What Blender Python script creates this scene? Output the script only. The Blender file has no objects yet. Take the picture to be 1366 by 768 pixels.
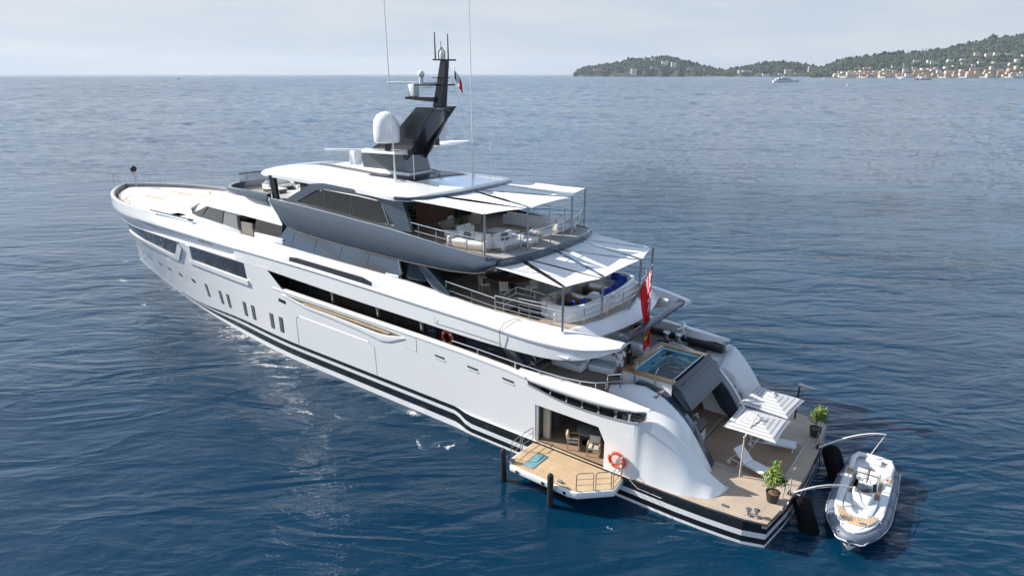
import bpy, bmesh, math, random
from mathutils import Vector, Matrix
R = math.radians
random.seed(7)
scene = bpy.context.scene
COL = scene.collection

# ------------------------------------------------------------------ camera, sky, sun, exposure
cam_d = bpy.data.cameras.new("camera")
cam = bpy.data.objects.new("camera", cam_d)
COL.objects.link(cam)
scene.camera = cam
cam_d.sensor_width = 36.0
cam_d.lens = 870.0 / 1366.0 * 36.0
cam_d.clip_start = 0.5
cam_d.clip_end = 60000
PITCH, YAW = math.atan((384 - 98) / 870.0), 0.92127750
fh = Vector((math.cos(-YAW), math.sin(-YAW), 0))
rt = Vector((fh.y, -fh.x, 0))
fw = fh * math.cos(PITCH) - Vector((0, 0, 1)) * math.sin(PITCH)
upv = fh * math.sin(PITCH) + Vector((0, 0, 1)) * math.cos(PITCH)
mat = Matrix.Identity(4)
for i in range(3):
    mat[i][0], mat[i][1], mat[i][2] = rt[i], upv[i], -fw[i]
mat.translation = Vector((-5.7, 29.6395, 19.0))
cam.matrix_world = mat

SUN_AZ, SUN_EL = 20.5, 35.0        # degrees from +x (bow) towards +y (port)
world = bpy.data.worlds.new("World")
scene.world = world
world.use_nodes = True
wn, wl = world.node_tree.nodes, world.node_tree.links
wn.clear()
def N(tree, t, **kw):
    n = tree.nodes.new(t)
    for k, v in kw.items():
        if k.startswith('i_'):
            key = k[2:]
            n.inputs[int(key) if key.isdigit() else key.replace('_', ' ')].default_value = v
        else:
            setattr(n, k, v)
    return n
wt = world.node_tree
sky = N(wt, 'ShaderNodeTexSky', sky_type='NISHITA', sun_disc=False, sun_elevation=R(SUN_EL), sun_rotation=R(90 - SUN_AZ),
        air_density=1.0, dust_density=1.1, ozone_density=1.2, altitude=0)
tc = N(wt, 'ShaderNodeTexCoord')
mp = N(wt, 'ShaderNodeMapping')
mp.inputs['Scale'].default_value = (1.0, 1.0, 2.4)
mp.inputs['Rotation'].default_value = (0, 0, R(25))
wl.new(tc.outputs['Generated'], mp.inputs['Vector'])
cl = N(wt, 'ShaderNodeTexNoise', i_Scale=5.0, i_Detail=9.0, i_Roughness=0.58, i_Distortion=0.5)
wl.new(mp.outputs['Vector'], cl.inputs['Vector'])
cr = N(wt, 'ShaderNodeMapRange', interpolation_type='SMOOTHSTEP', i_1=0.47, i_2=0.60, i_3=0.0, i_4=0.95)
wl.new(cl.outputs['Fac'], cr.inputs[0])
sep = N(wt, 'ShaderNodeSeparateXYZ')
wl.new(tc.outputs['Generated'], sep.inputs[0])
hz = N(wt, 'ShaderNodeMapRange', interpolation_type='SMOOTHSTEP', i_1=0.15, i_2=0.60, i_3=0.96, i_4=0.12)
wl.new(sep.outputs['Z'], hz.inputs[0])
cl2 = N(wt, 'ShaderNodeTexNoise', i_Scale=5.5, i_Detail=5.0, i_Roughness=0.6)
mp2 = N(wt, 'ShaderNodeMapping'); mp2.inputs['Scale'].default_value = (0.7, 0.7, 5.0)
wl.new(tc.outputs['Generated'], mp2.inputs['Vector']); wl.new(mp2.outputs['Vector'], cl2.inputs['Vector'])
cc = N(wt, 'ShaderNodeMix', data_type='RGBA')          # thin milky veil along the horizon
cc.inputs[6].default_value = (4.0, 4.6, 5.4, 1); cc.inputs[7].default_value = (4.75, 5.1, 5.5, 1)
cf = N(wt, 'ShaderNodeMapRange', i_1=0.38, i_2=0.60)
wl.new(cl2.outputs['Fac'], cf.inputs[0]); wl.new(cf.outputs[0], cc.inputs[0])
vh = N(wt, 'ShaderNodeMapRange', interpolation_type='SMOOTHSTEP', i_1=0.10, i_2=0.24); wl.new(sep.outputs['Z'], vh.inputs[0])
vc = N(wt, 'ShaderNodeMix', data_type='RGBA'); wl.new(vh.outputs[0], vc.inputs[0]); wl.new(cc.outputs[2], vc.inputs[6]); vc.inputs[7].default_value = (5.4, 8.0, 11.8, 1)
base_ = N(wt, 'ShaderNodeMix', data_type='RGBA'); wl.new(hz.outputs[0], base_.inputs[0]); wl.new(sky.outputs[0], base_.inputs[6]); wl.new(vc.outputs[2], base_.inputs[7])
ch = N(wt, 'ShaderNodeMapRange', interpolation_type='SMOOTHSTEP', i_1=0.145, i_2=0.22); wl.new(sep.outputs['Z'], ch.inputs[0])
cz = N(wt, 'ShaderNodeMapRange', interpolation_type='SMOOTHSTEP', i_1=0.40, i_2=0.75, i_3=1.0, i_4=0.15); wl.new(sep.outputs['Z'], cz.inputs[0])
cm0 = N(wt, 'ShaderNodeMath', operation='MULTIPLY'); wl.new(cr.outputs[0], cm0.inputs[0]); wl.new(ch.outputs[0], cm0.inputs[1])
cm = N(wt, 'ShaderNodeMath', operation='MULTIPLY'); wl.new(cm0.outputs[0], cm.inputs[0]); wl.new(cz.outputs[0], cm.inputs[1])
mixs = N(wt, 'ShaderNodeMix', data_type='RGBA')
wl.new(cm.outputs[0], mixs.inputs[0]); wl.new(base_.outputs[2], mixs.inputs[6]); mixs.inputs[7].default_value = (6.0, 6.1, 6.2, 1)
bg = N(wt, 'ShaderNodeBackground', i_Strength=0.095)
wl.new(mixs.outputs[2], bg.inputs['Color'])
wo = N(wt, 'ShaderNodeOutputWorld'); wl.new(bg.outputs[0], wo.inputs['Surface'])

sun_d = bpy.data.lights.new("sun", 'SUN')
sun_d.energy = 5.0; sun_d.angle = R(0.5); sun_d.color = (1.0, 0.95, 0.87)
sun = bpy.data.objects.new("sun", sun_d); COL.objects.link(sun)
sdir = Vector((math.cos(R(SUN_EL)) * math.cos(R(SUN_AZ)), math.cos(R(SUN_EL)) * math.sin(R(SUN_AZ)), math.sin(R(SUN_EL))))
sun.rotation_euler = sdir.to_track_quat('Z', 'Y').to_euler()
sun.location = (0, 0, 80)
vs = scene.view_settings
vs.view_transform = 'Standard'; vs.look = 'None'; vs.gamma = 1.0; vs.exposure = 0.58
vs.use_curve_mapping = False
scene.cycles.max_bounces = 8
scene.cycles.transparent_max_bounces = 12
scene.cycles.caustics_reflective = False
scene.cycles.caustics_refractive = False
scene.cycles.sample_clamp_indirect = 3.0
scene.cycles.sample_clamp_direct = 6.0
scene.cycles.use_denoising = True

# ------------------------------------------------------------------ helpers
def clamp(a, lo=0.0, hi=1.0): return max(lo, min(hi, a))
def lerp(a, b, t): return a + (b - a) * t
def tab(T, x):
    """piecewise-linear table; T is a list of (x, v) sorted by x, v number or tuple"""
    if x <= T[0][0]: return T[0][1]
    for (a, va), (b, vb) in zip(T, T[1:]):
        if x <= b:
            t = (x - a) / (b - a)
            if isinstance(va, tuple): return tuple(lerp(p, q, t) for p, q in zip(va, vb))
            return lerp(va, vb, t)
    return T[-1][1]
def stab(T, x):
    """the same, smoothed (monotone-ish cubic) between the knots"""
    n = len(T)
    if x <= T[0][0]: return T[0][1]
    if x >= T[-1][0]: return T[-1][1]
    for i in range(n - 1):
        if x <= T[i + 1][0]: break
    x0, y0 = T[i]; x1, y1 = T[i + 1]
    d = (y1 - y0) / (x1 - x0)
    dl = (y0 - T[i - 1][1]) / (x0 - T[i - 1][0]) if i > 0 else d
    dr = (T[i + 2][1] - y1) / (T[i + 2][0] - x1) if i + 2 < n else d
    m0 = 0 if dl * d <= 0 else 2 * dl * d / (dl + d)
    m1 = 0 if dr * d <= 0 else 2 * dr * d / (dr + d)
    h = x1 - x0; t = (x - x0) / h
    return (y0 * (2*t**3 - 3*t*t + 1) + m0 * h * (t**3 - 2*t*t + t) + y1 * (3*t*t - 2*t**3) + m1 * h * (t**3 - t*t))

class MB:
    def __init__(s): s.v, s.f, s.m = [], [], []
    def face(s, pts, m=0):
        b = len(s.v); s.v += [tuple(p) for p in pts]; s.f.append(tuple(range(b, b + len(pts)))); s.m.append(m); return s
    def grid(s, rows, m=0, cu=False, cv=False, mf=None, skip=None):
        b = len(s.v); nr, nc = len(rows), len(rows[0])
        for r in rows: s.v += [tuple(p) for p in r]
        for i in range(nr if cu else nr - 1):
            for j in range(nc if cv else nc - 1):
                if skip and skip(i, j): continue
                i2, j2 = (i + 1) % nr, (j + 1) % nc
                s.f.append((b + i*nc + j, b + i*nc + j2, b + i2*nc + j2, b + i2*nc + j))
                s.m.append(mf(i, j) if mf else m)
        return s
    def loft(s, rows, m=0, caps=True):
        """closed section rows -> closed solid"""
        s.grid(rows, m, cv=True)
        if caps:
            s.face(rows[0], m); s.face(rows[-1], m)
        return s
    def box(s, c, d, rz=0, m=0, rx=0, ry=0):
        M = Matrix.Translation(c) @ Matrix.Rotation(rz, 4, 'Z') @ Matrix.Rotation(ry, 4, 'Y') @ Matrix.Rotation(rx, 4, 'X')
        P = [M @ Vector((x * d[0] / 2, y * d[1] / 2, z * d[2] / 2)) for x in (-1, 1) for y in (-1, 1) for z in (-1, 1)]
        b = len(s.v); s.v += [tuple(p) for p in P]
        for f in ((0,1,3,2), (4,6,7,5), (0,4,5,1), (2,3,7,6), (0,2,6,4), (1,5,7,3)):
            s.f.append(tuple(b + k for k in f)); s.m.append(m)
        return s
    def tube(s, pts, r, n=8, m=0, closed=False):
        P = [Vector(p) for p in pts]; rows = []
        k = len(P)
        ref = None
        for i, p in enumerate(P):
            if closed: t = P[(i + 1) % k] - P[i - 1]
            else: t = (P[min(i + 1, k - 1)] - P[max(i - 1, 0)])
            if t.length < 1e-9: t = Vector((0, 0, 1))
            t.normalize()
            if ref is None:
                ref = Vector((0, 0, 1)) if abs(t.z) < 0.9 else Vector((1, 0, 0))
            u = t.cross(ref)
            if u.length < 1e-4: u = t.cross(Vector((1, 0, 0)) if abs(t.x) < .9 else Vector((0, 1, 0)))
            u.normalize(); w = u.cross(t); ref = w if False else ref
            rr = r[i] if isinstance(r, (list, tuple)) else r
            rows.append([p + (u * math.cos(2 * math.pi * q / n) + w * math.sin(2 * math.pi * q / n)) * rr for q in range(n)])
        s.grid(rows, m, cu=closed, cv=True)
        if not closed:
            s.face(rows[0], m); s.face(rows[-1], m)
        return s
    def bar(s, p, q, r, n=8, m=0): return s.tube([p, q], r, n, m)
    def prism(s, poly, z0, z1, m=0, mtop=None):
        n = len(poly)
        s.grid([[(x, y, z0) for x, y in poly], [(x, y, z1) for x, y in poly]], m, cv=True)
        s.face([(x, y, z0) for x, y in poly], m); s.face([(x, y, z1) for x, y in poly], m if mtop is None else mtop)
        return s
    def prism_y(s, poly, y0, y1, m=0):
        s.grid([[(x, y0, z) for x, z in poly], [(x, y1, z) for x, z in poly]], m, cv=True)
        s.face([(x, y0, z) for x, z in poly], m); s.face([(x, y1, z) for x, z in poly], m)
        return s
    def lathe(s, prof, c=(0, 0, 0), n=20, m=0, cap=True):
        rows = [[(c[0] + r * math.cos(2 * math.pi * k / n), c[1] + r * math.sin(2 * math.pi * k / n), c[2] + z) for k in range(n)] for r, z in prof]
        s.grid(rows, m, cv=True)
        if cap:
            s.face(rows[0], m); s.face(rows[-1], m)
        return s
    def ball(s, c, r, n=12, m=0, sz=1.0):
        prof = [(max(r * math.sin(math.pi * k / (n // 2)), .0005), -r * sz * math.cos(math.pi * k / (n // 2))) for k in range(n // 2 + 1)]
        return s.lathe(prof, c, n, m)
    def add(s, o, M=None):
        b = len(s.v)
        s.v += [tuple(M @ Vector(p)) if M else p for p in o.v]
        s.f += [tuple(b + k for k in f) for f in o.f]; s.m += o.m
        return s
    def mirror_y(s):
        b = len(s.v); s.v += [(x, -y, z) for x, y, z in s.v[:b]]
        s.f += [tuple(b + k for k in reversed(f)) for f in list(s.f)]; s.m += list(s.m)
        return s
    def build(s, name, mats, parent=None, smooth=True, bevel=0, seg=2, ang=38, solid=0, subd=0, merge=True):
        me = bpy.data.meshes.new(name)
        bm = bmesh.new()
        vs_ = [bm.verts.new(p) for p in s.v]
        for f, mi in zip(s.f, s.m):
            try:
                fc = bm.faces.new([vs_[k] for k in f]); fc.material_index = mi
            except ValueError: pass
        if merge: bmesh.ops.remove_doubles(bm, verts=bm.verts, dist=0.0004)
        bmesh.ops.dissolve_degenerate(bm, edges=bm.edges, dist=0.0002)
        bmesh.ops.recalc_face_normals(bm, faces=bm.faces)
        if solid: bmesh.ops.solidify(bm, geom=bm.faces[:], thickness=solid)
        if bevel:
            es = [e for e in bm.edges if len(e.link_faces) == 2 and e.calc_face_angle(0) > R(30)]
            bmesh.ops.bevel(bm, geom=es, offset=bevel, segments=seg, profile=0.5, affect='EDGES', clamp_overlap=True)
        bm.to_mesh(me); bm.free()
        if not isinstance(mats, (list, tuple)): mats = [mats]
        for q in mats: me.materials.append(q)
        if smooth:
            me.shade_smooth(); me.set_sharp_from_angle(angle=R(ang))
        o = bpy.data.objects.new(name, me); COL.objects.link(o)
        if parent: o.parent = parent
        if subd:
            md = o.modifiers.new('s', 'SUBSURF'); md.levels = md.render_levels = subd
        return o
def empty(name, loc=(0, 0, 0), rz=0):
    o = bpy.data.objects.new(name, None); COL.objects.link(o)
    o.location = loc; o.rotation_euler = (0, 0, rz); o.empty_display_size = .3
    return o
def tag(o, label=None, cat=None, group=None, kind=None):
    if label: o['label'] = label
    if cat: o['category'] = cat
    if group: o['group'] = group
    if kind: o['kind'] = kind
    return o
def copy_tree(o, parent=None):
    c = o.copy(); COL.objects.link(c)
    if parent: c.parent = parent
    for ch in list(o.children): copy_tree(ch, c)
    return c

# ------------------------------------------------------------------ materials
def pm(name, col, rough=0.5, metal=0.0, spec=0.5, coat=0.0, var=0.0, vscale=3.0, bump=0.0, bscale=40.0, trans=0.0, ior=1.45, sheen=0.0, coatr=0.05):
    m = bpy.data.materials.new(name); m.use_nodes = True
    t = m.node_tree; b = t.nodes['Principled BSDF']
    b.inputs['Base Color'].default_value = (*col, 1); b.inputs['Roughness'].default_value = rough
    b.inputs['Metallic'].default_value = metal; b.inputs['Specular IOR Level'].default_value = spec
    b.inputs['Coat Weight'].default_value = coat; b.inputs['Coat Roughness'].default_value = coatr
    b.inputs['Transmission Weight'].default_value = trans; b.inputs['IOR'].default_value = ior
    if sheen: b.inputs['Sheen Weight'].default_value = sheen
    co = N(t, 'ShaderNodeTexCoord')
    if var:
        n = N(t, 'ShaderNodeTexNoise', i_Scale=vscale, i_Detail=5.0, i_Roughness=.6)
        t.links.new(co.outputs['Object'], n.inputs['Vector'])
        mr = N(t, 'ShaderNodeMapRange', i_1=.3, i_2=.7, i_3=1 - var, i_4=1 + var)
        t.links.new(n.outputs['Fac'], mr.inputs[0])
        mm = N(t, 'ShaderNodeMix', data_type='RGBA', blend_type='MULTIPLY'); mm.inputs[0].default_value = 1
        mm.inputs[6].default_value = (*col, 1); t.links.new(mr.outputs[0], mm.inputs[7])
        t.links.new(mm.outputs[2], b.inputs['Base Color'])
    if bump:
        n = N(t, 'ShaderNodeTexNoise', i_Scale=bscale, i_Detail=4.0)
        t.links.new(co.outputs['Object'], n.inputs['Vector'])
        bp = N(t, 'ShaderNodeBump', i_Strength=bump, i_Distance=.02)
        t.links.new(n.outputs['Fac'], bp.inputs['Height']); t.links.new(bp.outputs[0], b.inputs['Normal'])
    return m
M = {}
M['white'] = pm('white_gelcoat', (.79, .787, .778), .22, coat=.5, var=.012, vscale=.4)
M['hull'] = pm('hull_white', (.775, .772, .762), .16, coat=.7, var=.02, vscale=.25, coatr=.03)
M['boot'] = pm('boot_white', (.78, .78, .77), .3, var=.05, vscale=2)
M['black'] = pm('black_stripe', (.012, .014, .018), .18, coat=.6, var=.2, vscale=1.5)
M['fouling_and_shade'] = pm('growth_and_recess_shade', (.16, .15, .09), .6, var=.4, vscale=4)  # waterline growth, and the painted shade of the hull side recess
M['steelblue'] = pm('steel_blue_paint', (.082, .102, .128), .2, metal=.45, coat=.6, var=.03, vscale=.5)
M['darkblue'] = pm('dark_blue_paint', (.035, .05, .075), .25, metal=.3, coat=.5)
M['glass'] = pm('dark_glass', (.008, .009, .011), .03, spec=.9, coat=1.0, coatr=.015)
M['bronze'] = pm('bronze_glass', (.13, .12, .105), .025, metal=1.0)
M['skyglass'] = pm('mirrored_window', (.14, .14, .14), .02, metal=1.0)
M['navy'] = pm('navy_paint', (.022, .032, .052), .3, coat=.25)
M['mirror'] = pm('mirror_glass', (.34, .34, .33), .04, metal=.75)
M['carbon'] = pm('dark_mast_paint', (.014, .016, .02), .22, coat=.6)
M['carbon2'] = pm('grey_mast_paint', (.12, .13, .14), .3, metal=.4, coat=.5)
M['steel'] = pm('polished_steel', (.62, .62, .62), .16, metal=1.0)
M['alum'] = pm('satin_steel', (.42, .43, .45), .3, metal=1.0)
M['rubber'] = pm('black_rubber', (.012, .012, .013), .6, bump=.2)
M['cover'] = pm('black_fender_cover', (.005, .005, .006), .95, spec=.2, bump=.5, bscale=12)
M['gray'] = pm('grey_nonskid_and_shade', (.34, .33, .32), .7, var=.08, vscale=3)
M['helideck'] = pm('cream_deck_paint', (.72, .67, .60), .6, var=.03, vscale=.6)
M['gold'] = pm('tan_marking', (.46, .30, .15), .6, var=.1)
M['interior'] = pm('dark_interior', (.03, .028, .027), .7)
M['wood'] = pm('dark_wood', (.13, .06, .035), .35, var=.25, vscale=2, coat=.3)
M['cream'] = pm('cream_panel', (.55, .49, .40), .5)
M['offwhite'] = pm('offwhite_upholstery', (.70, .685, .66), .85, var=.04, vscale=6, bump=.15, sheen=.2)
M['greyfab'] = pm('grey_upholstery', (.16, .16, .165), .9, var=.1, vscale=8, bump=.2)
M['bluefab'] = pm('cobalt_cushion', (.012, .035, .30), .8, var=.12, vscale=9, bump=.2)
M['ltblue'] = pm('pale_blue_cushion', (.42, .50, .56), .85, bump=.15)
M['wicker'] = pm('woven_rattan', (.36, .31, .26), .8, bump=.6, bscale=60)
M['stone'] = pm('grey_stone_top', (.24, .23, .22), .45, var=.15, vscale=12)
M['orange'] = pm('orange_ring', (.72, .085, .02), .5, var=.06)
M['redflag'] = pm('red_bunting', (.62, .012, .022), .8)
M['navyflag'] = pm('navy_bunting', (.012, .022, .12), .8)
M['whiteflag'] = pm('white_bunting', (.78, .78, .78), .8)
M['yellow'] = pm('yellow_bunting', (.75, .55, .03), .8)
M['awning'] = pm('awning_canvas', (.83, .82, .80), .8, var=.015, bump=.1, bscale=25)
M['skin'] = pm('skin', (.42, .24, .16), .55)
M['hair'] = pm('dark_hair', (.02, .014, .01), .6)
M['shirt'] = pm('white_cotton', (.75, .76, .80), .85, bump=.2, bscale=20)
M['blackcloth'] = pm('black_cotton', (.012, .012, .014), .9, bump=.2, bscale=20)
M['shoe'] = pm('brown_leather', (.09, .05, .03), .6)
M['pot'] = pm('dark_clay_pot', (.035, .034, .034), .6, var=.2, vscale=8, bump=.3)
M['soil'] = pm('potting_soil', (.16, .10, .06), .95, var=.4, vscale=20, bump=.8)
M['bark'] = pm('bark', (.10, .07, .045), .9, bump=.5)
M['poolwall'] = pm('pool_tile', (.50, .80, .88), .3, var=.06, vscale=8)
M['rope'] = pm('white_rope', (.60, .60, .58), .8)
M['pipe'] = pm('white_tube', (.74, .73, .70), .4)
M['tubegrey'] = pm('grey_hypalon', (.15, .175, .225), .5, var=.05, vscale=2, bump=.08)
M['vinyl'] = pm('light_vinyl', (.60, .62, .63), .6, var=.03)

def teak_mat(name, c1, c2, rot=0.0, plank=.16):
    m = bpy.data.materials.new(name); m.use_nodes = True
    t = m.node_tree; b = t.nodes['Principled BSDF']; b.inputs['Roughness'].default_value = .62
    co = N(t, 'ShaderNodeTexCoord'); mp_ = N(t, 'ShaderNodeMapping'); mp_.inputs['Rotation'].default_value = (0, 0, rot)
    t.links.new(co.outputs['Object'], mp_.inputs['Vector'])
    br = N(t, 'ShaderNodeTexBrick', offset=.37, i_Scale=1.0, i_Mortar_Size=.007, i_Brick_Width=3.1, i_Row_Height=plank, i_Bias=0.0, i_Mortar_Smooth=.3)
    br.inputs['Color1'].default_value = (*c1, 1); br.inputs['Color2'].default_value = (*c2, 1); br.inputs['Mortar'].default_value = (.09, .07, .055, 1)
    t.links.new(mp_.outputs['Vector'], br.inputs['Vector'])
    n = N(t, 'ShaderNodeTexNoise', i_Scale=1.3, i_Detail=6.0, i_Roughness=.65); t.links.new(mp_.outputs['Vector'], n.inputs['Vector'])
    mr = N(t, 'ShaderNodeMapRange', i_1=.3, i_2=.7, i_3=.86, i_4=1.1); t.links.new(n.outputs['Fac'], mr.inputs[0])
    mm = N(t, 'ShaderNodeMix', data_type='RGBA', blend_type='MULTIPLY'); mm.inputs[0].default_value = 1
    t.links.new(br.outputs['Color'], mm.inputs[6]); t.links.new(mr.outputs[0], mm.inputs[7])
    t.links.new(mm.outputs[2], b.inputs['Base Color'])
    return m
M['teak'] = teak_mat('weathered_teak', (.48, .385, .295), (.435, .345, .26))
M['teak_gold'] = teak_mat('fresh_teak', (.58, .42, .255), (.52, .37, .215), plank=.11)
M['teak_dark'] = teak_mat('teak_with_painted_shade', (.30, .24, .195), (.265, .21, .165))  # shade put into a darker copy of the deck teak
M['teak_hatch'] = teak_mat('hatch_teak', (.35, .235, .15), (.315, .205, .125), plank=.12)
M['varnish'] = pm('varnished_teak', (.42, .24, .09), .3, coat=.5, var=.15, vscale=5)

def clear_glass(name, tint, ior=1.5):
    m = bpy.data.materials.new(name); m.use_nodes = True
    t = m.node_tree; t.nodes.clear()
    a = N(t, 'ShaderNodeBsdfTransparent'); a.inputs[0].default_value = (*tint, 1); g = N(t, 'ShaderNodeBsdfGlossy', i_Roughness=.02); f = N(t, 'ShaderNodeFresnel', i_IOR=ior)
    x = N(t, 'ShaderNodeMixShader'); t.links.new(f.outputs[0], x.inputs[0]); t.links.new(a.outputs[0], x.inputs[1]); t.links.new(g.outputs[0], x.inputs[2])
    o = N(t, 'ShaderNodeOutputMaterial'); t.links.new(x.outputs[0], o.inputs['Surface']); return m
M['clear'] = clear_glass('tinted_clear_glass', (.72, .75, .78))
M['roofgrey'] = pm('matt_roof_grey', (.13, .14, .15), .55, spec=.3)
M['skylight'] = pm('dark_skylight', (.012, .018, .035), .3, spec=.2)
M['taupe'] = pm('taupe_panel', (.27, .235, .20), .6)

# ------------------------------------------------------------------ the sea
def water_mat():
    m = bpy.data.materials.new('sea_water'); m.use_nodes = True
    t = m.node_tree; L = t.links; b = t.nodes['Principled BSDF']
    b.inputs['Roughness'].default_value = .06; b.inputs['IOR'].default_value = 1.333
    co = N(t, 'ShaderNodeTexCoord')
    def wave(ang, sx, scale, detail, rough=.55, dist=0.0, off=0.0):
        a = N(t, 'ShaderNodeMapping'); a.inputs['Rotation'].default_value = (0, 0, R(-ang)); a.inputs['Location'].default_value = (off, off * .7, 0)
        L.new(co.outputs['Object'], a.inputs['Vector'])
        c = N(t, 'ShaderNodeMapping'); c.inputs['Scale'].default_value = (sx, 1, 1)
        L.new(a.outputs[0], c.inputs['Vector'])
        n = N(t, 'ShaderNodeTexNoise', i_Scale=scale, i_Detail=detail, i_Roughness=rough, i_Distortion=dist)
        L.new(c.outputs[0], n.inputs['Vector']); return n.outputs['Fac']
    def mul(a, k):
        n = N(t, 'ShaderNodeMath', operation='MULTIPLY'); L.new(a, n.inputs[0])
        if isinstance(k, (int, float)): n.inputs[1].default_value = k
        else: L.new(k, n.inputs[1])
        return n.outputs[0]
    def add(a, c):
        n = N(t, 'ShaderNodeMath', operation='ADD'); L.new(a, n.inputs[0]); L.new(c, n.inputs[1]); return n.outputs[0]
    swell = mul(wave(28, .35, .085, 2, .5), .95)
    mid = mul(wave(46, .40, .26, 3, .55, .5, 13), .50)
    def ridge(a, k):
        x_ = N(t, 'ShaderNodeMath', operation='MULTIPLY_ADD'); L.new(a, x_.inputs[0]); x_.inputs[1].default_value = 2.0; x_.inputs[2].default_value = -1.0
        y_ = N(t, 'ShaderNodeMath', operation='ABSOLUTE'); L.new(x_.outputs[0], y_.inputs[0])
        z_ = N(t, 'ShaderNodeMath', operation='MULTIPLY'); L.new(y_.outputs[0], z_.inputs[0]); z_.inputs[1].default_value = -k; return z_.outputs[0]
    mid = add(mid, ridge(wave(38, .34, .33, 3, .5, .7, 71), .42))
    rip = mul(wave(30, .42, .95, 5, .62, .6, 31), .17)
    fine = mul(wave(55, .6, 5.0, 3, .6, 0, 7), .018)
    # gusty patches: ripples are weaker in some areas
    pat = wave(20, .5, .028, 3, .55, .6, 101)
    pr = N(t, 'ShaderNodeMapRange', i_1=.38, i_2=.62, i_3=.55, i_4=1.15); L.new(pat, pr.inputs[0])
    h = add(add(swell, mul(mid, pr.outputs[0])), mul(add(rip, fine), pr.outputs[0]))
    bp = N(t, 'ShaderNodeBump', i_Strength=1.0, i_Distance=0.62)
    L.new(h, bp.inputs['Height']); L.new(bp.outputs[0], b.inputs['Normal'])
    # far out the unresolved chop acts as roughness
    le = N(t, 'ShaderNodeVectorMath', operation='LENGTH'); L.new(co.outputs['Object'], le.inputs[0])
    rr_ = N(t, 'ShaderNodeMapRange', i_1=130, i_2=1000, i_3=.045, i_4=.14); L.new(le.outputs['Value'], rr_.inputs[0])
    # wind streaks: calmer and rougher bands
    ws_ = add(mul(wave(37, .16, .05, 4, .65, .8, 201), .6), mul(wave(33, .22, .22, 4, .65, .6, 233), .4))
    wr_ = N(t, 'ShaderNodeMapRange', i_1=.36, i_2=.64, i_3=.45, i_4=1.55); L.new(ws_, wr_.inputs[0])
    L.new(mul(rr_.outputs[0], wr_.outputs[0]), b.inputs['Roughness'])
    # body colour: deep blue with slow drifts
    n = wave(10, 1, .02, 3, .5, 0, 55)
    mx_ = N(t, 'ShaderNodeMix', data_type='RGBA'); L.new(n, mx_.inputs[0])
    mx_.inputs[6].default_value = (.0006, .0185, .046, 1); mx_.inputs[7].default_value = (.0012, .033, .070, 1)
    L.new(mx_.outputs[2], b.inputs['Base Color'])
    return m
M['sea'] = water_mat()
import numpy as np
def make_sea():
    """one sheet: flat with bump waves near the yacht, real low waves from 130 m out to the horizon"""
    rng = np.random.default_rng(5); nt = 960; rs = [62.0]
    while rs[-1] < 11000: rs.append(rs[-1] + (min(rs[-1] * .014, 6.5) if rs[-1] < 4400 else rs[-1] * .02))
    rs = np.array(rs); nr = len(rs); dr = np.minimum(np.gradient(rs), 6.5)
    h = rng.normal(0, 1, (nr, nt)); h = (np.roll(h, 1, 1) + 2 * h + np.roll(h, -1, 1)) / 2.45; h = (np.roll(h, 1, 0) + 3 * h) / 3.2
    ease = np.clip((rs - 62) / 120, 0, 1); ease = ease * ease * (3 - 2 * ease)
    H = h * .062 * (dr * ease)[:, None]; H[0] = 0; H[-1] = 0
    th = np.arange(nt) * 2 * np.pi / nt
    P = np.stack([rs[:, None] * np.cos(th)[None], rs[:, None] * np.sin(th)[None], H], -1).reshape(-1, 3)
    P = np.concatenate([P, [[0, 0, 0]]]).astype(np.float32); P[:, 0] += 31.0
    i, j = np.meshgrid(np.arange(nr - 1), np.arange(nt), indexing='ij'); j2 = (j + 1) % nt
    Q = np.stack([i * nt + j, (i + 1) * nt + j, (i + 1) * nt + j2, i * nt + j2], -1).reshape(-1, 4)
    c = nr * nt; k = np.arange(nt); T = np.stack([np.full(nt, c), k, (k + 1) % nt], -1)
    me = bpy.data.meshes.new('sea'); me.vertices.add(len(P)); me.vertices.foreach_set('co', P.ravel())
    nl = Q.size + T.size; me.loops.add(nl); me.loops.foreach_set('vertex_index', np.concatenate([Q.ravel(), T.ravel()]).astype(np.int32))
    me.polygons.add(len(Q) + len(T)); st = np.concatenate([np.arange(len(Q)) * 4, Q.size + np.arange(len(T)) * 3]).astype(np.int32)
    me.polygons.foreach_set('loop_start', st)
    me.update(calc_edges=True); me.validate(); me.shade_smooth(); me.materials.append(M['sea'])
    o = bpy.data.objects.new('sea', me); COL.objects.link(o); return o
tag(make_sea(), 'deep blue rippled sea around the yacht', kind='structure')

# ------------------------------------------------------------------ the yacht: x forward, y to port, z up, stern at x = 0
yacht = empty('superyacht')
tag(yacht, 'long white motor yacht with grey-blue upper band, sun awnings and a black raked mast', 'yacht')
Y = yacht
def bwl(d): s = clamp(d / 36); return 5.58 * (1 - (1 - s) ** 1.5)
def bsh(d): s = clamp(d / 14); return 5.65 * (1 - (1 - s) ** 2) ** .78
def xend(z): return 67 + .5 * min(max(z, 0) / 5, 1)
def hy(x, z):
    zz = clamp(z, 0, 8.4); t = (zz / 8.2) ** 1.2; d = max(xend(zz) - x, 0)
    y = (1 - t) * bwl(d) + t * bsh(d)
    if x < 4: y -= .3 * ((4 - x) / 4) ** 2
    return y
def smooth(a, b, x): t = clamp((x - a) / (b - a)); return t * t * (3 - 2 * t)
SF, SA = [0, .36, .83, 1.06, 1.29], [-.05, .14, .42, .68, 1.15]
def levels(x):
    w = 1 - smooth(15.4, 16.6, x)
    s = lerp(1, .2, smooth(37, 51, x))
    return [lerp(f * s if i else 0, a, w) for i, (f, a) in enumerate(zip(SF, SA))]
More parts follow.
